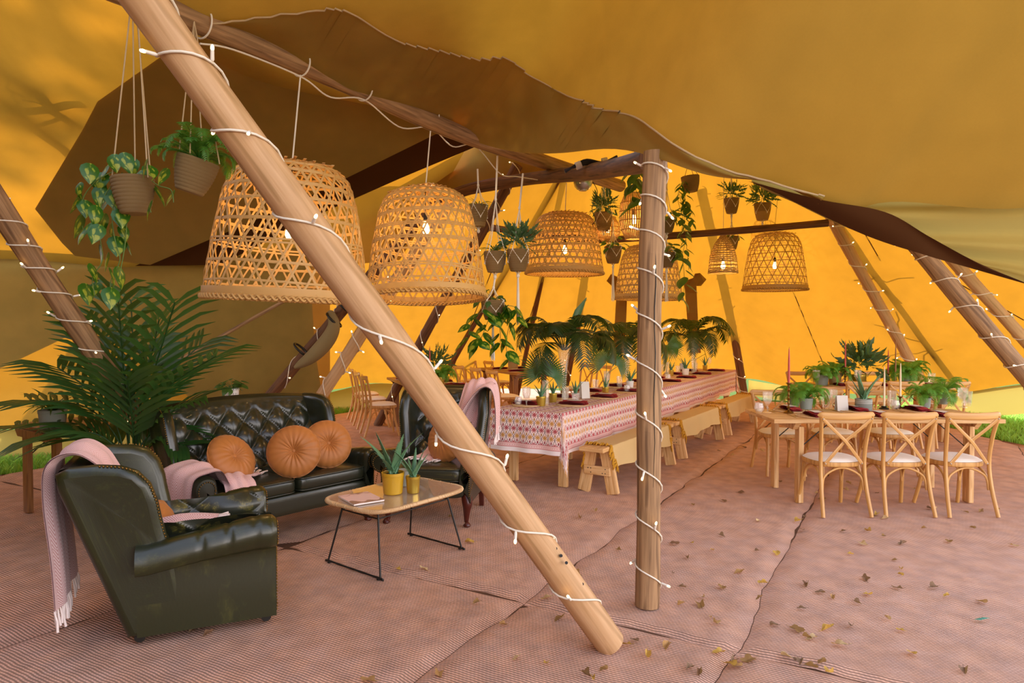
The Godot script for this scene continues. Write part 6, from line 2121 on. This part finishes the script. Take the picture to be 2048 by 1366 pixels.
func right_table() -> void:
	var y := 0.762
	var fern = M.fern
	potted("potted_fern", "bright green fern in a stone pot beside the left candlestick", G(1612, 818, y), 0.065, 0.11, M.greypot, "fern", 0.33, 26)
	potted("potted_fern", "bright green fern trailing behind the first chair of the right table", G(1588, 812, y), 0.06, 0.10, M.greypot, "fern", 0.30, 18)
	potted("potted_fern", "bright green fern in a grey pot left of a broad leaved fern", G(1850, 815, y), 0.055, 0.10, M.greypot, "fern", 0.30, 26)
	potted("potted_fern", "upright broad fern in a pale grey pot at the right of the right table", G(1885, 808, y), 0.055, 0.115, M.greypot, "fern", 0.36, 24)
	var o := thing("potted_aloe", "large aloe in a grey pot with a white dotted band on the right table", "potted plant", G(1727, 822, y))
	var pm := mat(Color.WHITE, 0.7, {"albedo_texture": paint(128, 64, func(x, yy):
		var c := hexc("7f857b")
		if yy > 40 and yy < 44 or (yy > 47 and yy < 55 and posmod(x, 8) < 4) or (yy > 57 and posmod(x + yy, 8) < 3): c = hexc("c9cbc2")
		if yy == 8 or yy == 22: c = hexc("646a60")
		return c)})
	pot_shape(o, "pot", [Vector2(0, 0), Vector2(0.073, 0), Vector2(0.077, 0.004), Vector2(0.077, 0.12), Vector2(0.07, 0.12), Vector2(0.068, 0.10), Vector2(0, 0.10)], pm)
	var e := MB.new()
	e.lathe([Vector2(0.07, 0.103), Vector2(0, 0.108)], 12)
	obj("soil", e, M.soil, o)
	crown(o, "aloe", Vector3(0, 0.105, 0), 0.30, 10)
	candlestick("brass candlestick with a pink taper candle at the left of the right table", G(1577, 826, y), 0.29, 0.33, M.brass, M.candle_red)
	candlestick("slim dark candlestick with an ivory spiral candle in the middle of the right table", G(1768, 818, y), 0.03, 0.40, M.black, M.candle_ivory)
	candlestick("brass candlestick with a thick ivory candle on the right table", G(1800, 818, y), 0.13, 0.33, M.brass, M.candle_ivory)
	for g in [[1518, 824, "votive", "at the left corner"], [1535, 825, "goblet", "beside the left corner votive"], [1652, 815, "tumbler", "holding yellow water behind the first fern"], [1665, 818, "goblet", "left of the menu card"], [1783, 812, "tumbler", "between the two ivory candles"], [1790, 818, "votive", "beside the thick ivory candle"], [1935, 812, "tumbler", "at the right end"], [1925, 815, "goblet", "at the right end, in front"]]:
		glass(g[2], "clear glass %s on the bare right table, %s" % [g[2], g[3]], G(g[0], g[1], y), 1.2)
	card("white menu card standing on the bare right table", G(1685, 822, y), 0.05, 0.11, 0.15)
	for k in 3:
		setting(Vector3([2.78, 3.36, 3.93][k], y, -6.24), 0.0, "the near side of the right table, %s from the left" % nth(k))
		setting(Vector3([2.72, 3.36, 3.95][k], y, -6.64), PI, "the far side of the right table, %s from the left" % nth(k))

func back_tables() -> void:
	var y := 0.762
	# second table at the right
	potted("potted_fern", "dark green fern in a pale pot at the left of the second right table", Vector3(4.32, y, -9.50), 0.09, 0.15, M.greypot, "fern", 0.34, 26)
	potted("potted_fern", "dark green fern in a brown pot beside the pale pot", Vector3(4.55, y, -9.60), 0.09, 0.16, M.jute, "fern", 0.36, 22)
	potted("potted_plant", "blue green bushy fern in a brass pot on the second right table", Vector3(4.90, y, -9.62), 0.10, 0.14, M.gold, "bush", 0.62, 70)
	potted("potted_fern", "bright feathery fern in a dark pot at the right of the second right table", Vector3(5.55, y, -9.60), 0.10, 0.12, M.greypot, "fern", 0.46, 34)
	candlestick("candlestick with a pink taper candle between the ferns of the second right table", Vector3(4.62, y, -9.45), 0.26, 0.36, M.brass, M.candle_red)
	candlestick("candlestick with a pink taper candle right of the bushy fern", Vector3(5.27, y, -9.55), 0.16, 0.33, M.brass, M.candle_red)
	candlestick("candlestick with a bare brown taper candle right of the pink one", Vector3(5.30, y, -9.42), 0.02, 0.62, M.brass, M.brownwood)
	for g in [[4.2, -9.4, "goblet", "at its left end"], [4.78, -9.42, "goblet", "between the candle and the bushy fern"], [5.85, -9.5, "tumbler", "at its right end"]]:
		glass(g[2], "clear glass %s on the second right table, %s" % [g[2], g[3]], Vector3(g[0], y, g[1]), 1.3)
	for k in 3: setting(Vector3(4.52 + 0.58 * k, y, -9.36), 0.0, "the second right table, %s from the left" % nth(k))
	# the brown tables at the back left
	var tb := atan2(0.93, -0.36)
	for k in 3:
		setting(Vector3(-1.22, y, -9.95) + Vector3(-0.36, 0, -0.93) * (-0.75 + 0.7 * k) - Vector3(0.93, 0, -0.36) * 0.19, tb - PI, "the brown table behind the armchair, left side, %s from the front" % nth(k))
		setting(Vector3(-1.22, y, -9.95) + Vector3(-0.36, 0, -0.93) * (-0.75 + 0.7 * k) + Vector3(0.93, 0, -0.36) * 0.19, tb, "the brown table behind the armchair, right side, %s from the front" % nth(k))
	potted("potted_fern", "dark fern in a gold pot on the brown table behind the armchair", Vector3(-0.98, y, -9.2), 0.07, 0.14, M.gold, "fern", 0.34, 26)
	potted("potted_plant", "dark leafy plant on the far part of the brown table behind the armchair", Vector3(-1.12, y, -10.0), 0.07, 0.18, M.jute, "bush", 0.5, 34)
	candlestick("candlestick with a pink candle on the brown table behind the armchair", Vector3(-1.15, y, -9.55), 0.22, 0.32, M.brass, M.candle_red)
	var td := atan2(0.90, -0.44)
	for k in 2:
		setting(Vector3(0.03, y, -12.75) + Vector3(-0.44, 0, -0.90) * (-0.5 + 0.7 * k) - Vector3(0.90, 0, -0.44) * 0.19, td - PI, "the farther brown table, left side, %s from the front" % nth(k))
		setting(Vector3(0.03, y, -12.75) + Vector3(-0.44, 0, -0.90) * (-0.5 + 0.7 * k) + Vector3(0.90, 0, -0.44) * 0.19, td, "the farther brown table, right side, %s from the front" % nth(k))
	potted("potted_plant", "spiky plant in a brown pot on the farther brown table", Vector3(0.02, y, -12.5), 0.10, 0.18, M.jute, "strap", 0.3, 22)

func rig_and_cords() -> void:
	var hp := func(x, dy): return D(x, 22 + (x - 345) * 0.408 + dy, 1365.0 / (345.0 - 0.229 * (x - 345.0)) - 0.02)
	var c := []
	for q in [[400, 60], [470, 45], [602, 45], [660, 62], [728, 40], [800, 66], [862, 42], [905, 62], [950, 42], [1000, 78], [1035, 70], [1075, 60]]: c.append(hp.call(q[0], q[1] - 24) + Vector3(0, -0.02, 0))
	var m := MB.new()
	m.tube(curve(c, 80), 0.006, 6)
	tag(obj("power_cable", m, M.cord), "white cable slung in loops along the ridge pole", "cable")
	for x in [405, 602, 728, 862, 950, 975]:
		m = MB.new()
		var a: Vector3 = hp.call(x, 0)
		var ax := (hp.call(x + 20.0, 0) - hp.call(x - 20.0, 0) as Vector3).normalized()
		var u := ax.cross(Vector3.UP).normalized()
		var v := u.cross(ax)
		var ring := []
		for k in 25: ring.append(a + (u * cos(TAU * k / 24) + v * sin(TAU * k / 24)) * 0.088)
		m.tube(ring, 0.006, 6, false, true)
		tag(obj("rope_tie", m, M.cord), "white rope tied round the ridge pole, %s from the leaning pole" % nth([405, 602, 728, 862, 950, 975].find(x)), "rope", "rope ties on the ridge pole")
	# a metal patio heater bowl under the dark beam
	var o := thing("hanging_heater", "round silver heater bowl hung under the dark beam", "heater", D(1166, 366, 7.6))
	m = MB.new()
	m.lathe([Vector2(0, -0.09), Vector2(0.04, -0.088), Vector2(0.045, -0.075), Vector2(0.06, -0.075), Vector2(0.09, -0.045), Vector2(0.105, 0.0), Vector2(0.10, 0.04), Vector2(0.085, 0.06), Vector2(0.085, 0.085), Vector2(0.05, 0.1), Vector2(0, 0.1)], 28)
	obj("bowl", m, M.steel, o)
	m = MB.new()
	for k in 4: m.tube([Vector3(cos(k * 1.57) * 0.09, 0.03, sin(k * 1.57) * 0.09), Vector3(0, 0.22, 0)], 0.003, 5)
	obj("bracket", m, M.black, o)
	m = MB.new()
	m.tube(curve([Vector3(0.08, 0.05, 0), Vector3(0.16, -0.1, 0), Vector3(0.10, -0.28, 0), Vector3(0.14, -0.4, 0), Vector3(0.1, -0.46, 0)], 20), 0.004, 5)
	obj("flex", m, M.black, o)
	# tape wrapped cable bundle on the beam
	o = thing("cable_bundle", "dark blue taped bundle of cables lying on the dark beam", "cables", D(1190, 330, 6.3))
	m = MB.new()
	for k in 4: m.tube(curve([Vector3(-0.28, -0.05 - 0.01 * k, 0.02 * k), Vector3(-0.1, 0.0 + 0.012 * k, 0.03), Vector3(0.06, 0.01, 0.02 * k), Vector3(0.2, 0.05 + 0.01 * k, 0.0)], 16), 0.012, 6)
	obj("cable", m, mat(hexc("16182e"), 0.4), o)
	m = MB.new()
	for x in [-0.18, 0.06]: m.tube([Vector3(x, -0.02 if x < 0 else 0.02, 0.03), Vector3(x + 0.05, 0.0 if x < 0 else 0.03, 0.03)], 0.035, 10)
	obj("tape", m, mat(hexc("d8d8dc"), 0.3), o)
	# rolled canvas strapped to the dark pole behind the sofa
	o = thing("rolled_canvas", "olive rolled canvas hanging strapped to the dark pole", "canvas roll", D(650, 668, 8.1))
	m = MB.new()
	var rp := [D(590, 735, 8.15), D(625, 712, 8.05), D(655, 680, 8.0), D(668, 650, 8.0), D(660, 625, 8.1)].map(func(q): return q - o.position)
	m.tube(curve(rp, 20), [0.02, 0.035, 0.05, 0.062, 0.072, 0.08, 0.086, 0.09, 0.092, 0.092, 0.09, 0.088, 0.084, 0.08, 0.075, 0.07, 0.065, 0.06, 0.055, 0.05, 0.04], 14)
	obj("roll", m, mat(lin(0.26, 0.19, 0.08), 0.95), o)
	for q in [[603, 700, 8.15, 0.11], [668, 640, 8.05, 0.11], [690, 615, 8.1, 0.10]]:
		m = MB.new()
		var ring := []
		var ctr := D(q[0], q[1], q[2]) - o.position
		for k in 21: ring.append(ctr + (Vector3(0.7, -0.7, 0) * cos(TAU * k / 20) + Vector3(0, 0, 1) * sin(TAU * k / 20)) * q[3])
		m.tube(ring, 0.014, 6, false, true)
		obj("strap", m, M.black, o)
	# seam piping across the canopy, and its thin guy cords
	var seam := []
	for q in [[790, 0, 3.6], [830, 40, 3.65], [880, 72, 3.7], [950, 98, 3.74], [1010, 112, 3.76], [1080, 165, 3.78], [1150, 203, 3.76], [1200, 208, 3.74], [1260, 240, 3.74], [1348, 290, 3.68], [1400, 312, 3.62], [1480, 350, 3.55]]: seam.append([q[0], q[1]])

func leaves() -> void:
	var cols := ["8a6838", "a8804a", "c09a40", "6e4c30", "c4a878", "7a6048"]
	var ms := []
	for c in cols: ms.append(mat(hexc(c), 0.8, {"backlight": lin(0.2, 0.14, 0.05)}))
	var shapes := []
	for k in 6:
		var m := MB.new()
		var n := 18
		var p := PackedVector3Array()
		for j in 4:
			for i in n + 1:
				var a := TAU * (i % n) / n
				var r := (0.62 + 0.22 * absf(cos(a * 1.5 + 0.3 * k)) + 0.16 * sin(a * 4.0 + k)) * j / 3.0
				p.append(Vector3(cos(a) * r, 0.12 * sin(a * 2 + k) * r * r + (0.75 if k % 2 == 0 else 0.35) * sin(a) * sin(a) * r + 0.10 * sin(a * 3 + k) * r, sin(a) * r * (0.5 if k % 2 == 0 else 0.7)))
		m.surf(p, n, 3, true)
		m.tube([Vector3(-0.2, 0.0, 0), Vector3(-0.9, 0.05, 0.1), Vector3(-1.25, 0.12, 0.12)], 0.025, 4)
		shapes.append(m.mesh())
	var where := []
	for q in [[385, 1262], [420, 1272], [1520, 1040], [1605, 1035], [1590, 1045], [1600, 1058], [1555, 1105], [1515, 1105], [1440, 1075], [1425, 1105], [1350, 1150], [1480, 1148], [1365, 1175], [1405, 1200], [1440, 1178], [1400, 1212], [1530, 1168], [1520, 1195], [1610, 1170], [1640, 1185], [1665, 1198], [1690, 1060], [1740, 1063], [1770, 1072], [1720, 1085], [1800, 1092], [1700, 1110], [1790, 1125], [1800, 1140], [1735, 1160], [1800, 1150], [1740, 1190], [1715, 1207], [1800, 1182], [1865, 1180], [1890, 1192], [1965, 1202], [1600, 1220], [1655, 1257], [1610, 1275], [1700, 1255], [1800, 1262], [1770, 1235], [1680, 1290], [1625, 1280], [1590, 1260], [1420, 1240], [1430, 1250], [1440, 1310], [1470, 1320], [1500, 1322], [1400, 1345], [1380, 1335], [1570, 1318], [1590, 1325], [1625, 1335], [1640, 1328], [1655, 1345], [1600, 1330], [1930, 1345], [1820, 1310], [1550, 1255], [1480, 1335], [1455, 1330], [1255, 1290], [1300, 1310], [1338, 1298], [1360, 1210], [1380, 1090], [1350, 1090], [1240, 1100], [1290, 1140], [1375, 1118], [1290, 1120], [1190, 1020], [1165, 1035], [1155, 1150], [1095, 1200], [1010, 1255], [950, 1210], [845, 1140], [800, 1142], [935, 1085], [905, 1038], [1120, 1240], [1165, 1350], [1185, 1358], [875, 1350], [740, 1360], [1030, 1320], [1095, 1330], [1210, 1340], [1270, 1280], [1700, 965], [1695, 985], [1755, 985], [1640, 1000], [1830, 975], [1855, 1020], [1750, 1030], [1770, 1035], [1930, 1025], [1960, 1025], [2000, 1022], [1870, 1022], [1750, 1038], [1440, 900], [1460, 915], [1490, 893], [1520, 900], [1630, 985], [1560, 960], [1480, 985], [1390, 1010], [1300, 1010], [1450, 1000], [1900, 1086], [2030, 1090], [1850, 1055], [1950, 1060]]:
		where.append(G(q[0] + R(-5, 5), q[1] + R(-4, 4)))
	var words := ["brown", "tan", "golden", "dark brown", "pale", "grey brown"]
	var marks := [["the foot of the leaning pole", Vector3(0.5, 0, -3.3)], ["the foot of the upright pole", Vector3(0.77, 0, -3.9)], ["the coffee table", Vector3(-0.8, 0, -4.6)], ["the foreground armchair", Vector3(-1.6, 0, -3.5)], ["the first chair of the right table", Vector3(2.75, 0, -5.7)], ["the third chair of the right table", Vector3(3.85, 0, -5.7)], ["the benches", Vector3(2.2, 0, -8.2)], ["the front edge of the matting strips", Vector3(1.3, 0, -3.25)], ["the middle of the right matting strip", Vector3(2.4, 0, -4.2)], ["the right matting seam", Vector3(1.7, 0, -4.5)]]
	var sorted := where.duplicate()
	sorted.sort_custom(func(p, q): return p.length() < q.length())
	var seen := {}
	for k in sorted.size():
		var s := R(0.022, 0.046)
		var o := obj("fallen_leaf", shapes[k % 6], null)
		var c := rng.randi() % 6
		o.material_override = ms[c]
		o.transform = Transform3D(Basis.from_euler(Vector3(R(-0.35, 0.35), R(0, TAU), R(-0.35, 0.35))) * s, sorted[k] + Vector3(0, 0.008, 0))
		var near := 0
		for q in marks.size():
			if (marks[q][1] as Vector3).distance_to(sorted[k]) < (marks[near][1] as Vector3).distance_to(sorted[k]): near = q
		var key := "%s dry leaf near %s" % [words[c], marks[near][0]]
		seen[key] = seen.get(key, -1) + 1
		tag(o, key + ("" if seen[key] == 0 else ", %s of them" % nth(seen[key])), "leaf", "dry leaves on the matting")
	var g := MB.new()
	g.blade([Vector3(-1, 0, 0), Vector3(-0.5, 0.1, 0.05), Vector3(0.3, 0.25, 0), Vector3(1, 0.1, -0.1)], [0.02, 0.26, 0.24, 0.01], Vector3(0, 0, 1), 0.3)
	var gl := obj("fallen_leaf", g, mat(hexc("4f8f78"), 0.6))
	gl.transform = Transform3D(Basis.IDENTITY * 0.045, G(1965, 1243) + Vector3(0, 0.012, 0))
	tag(gl, "blue green leaf lying alone on the matting near the right", "leaf", "")
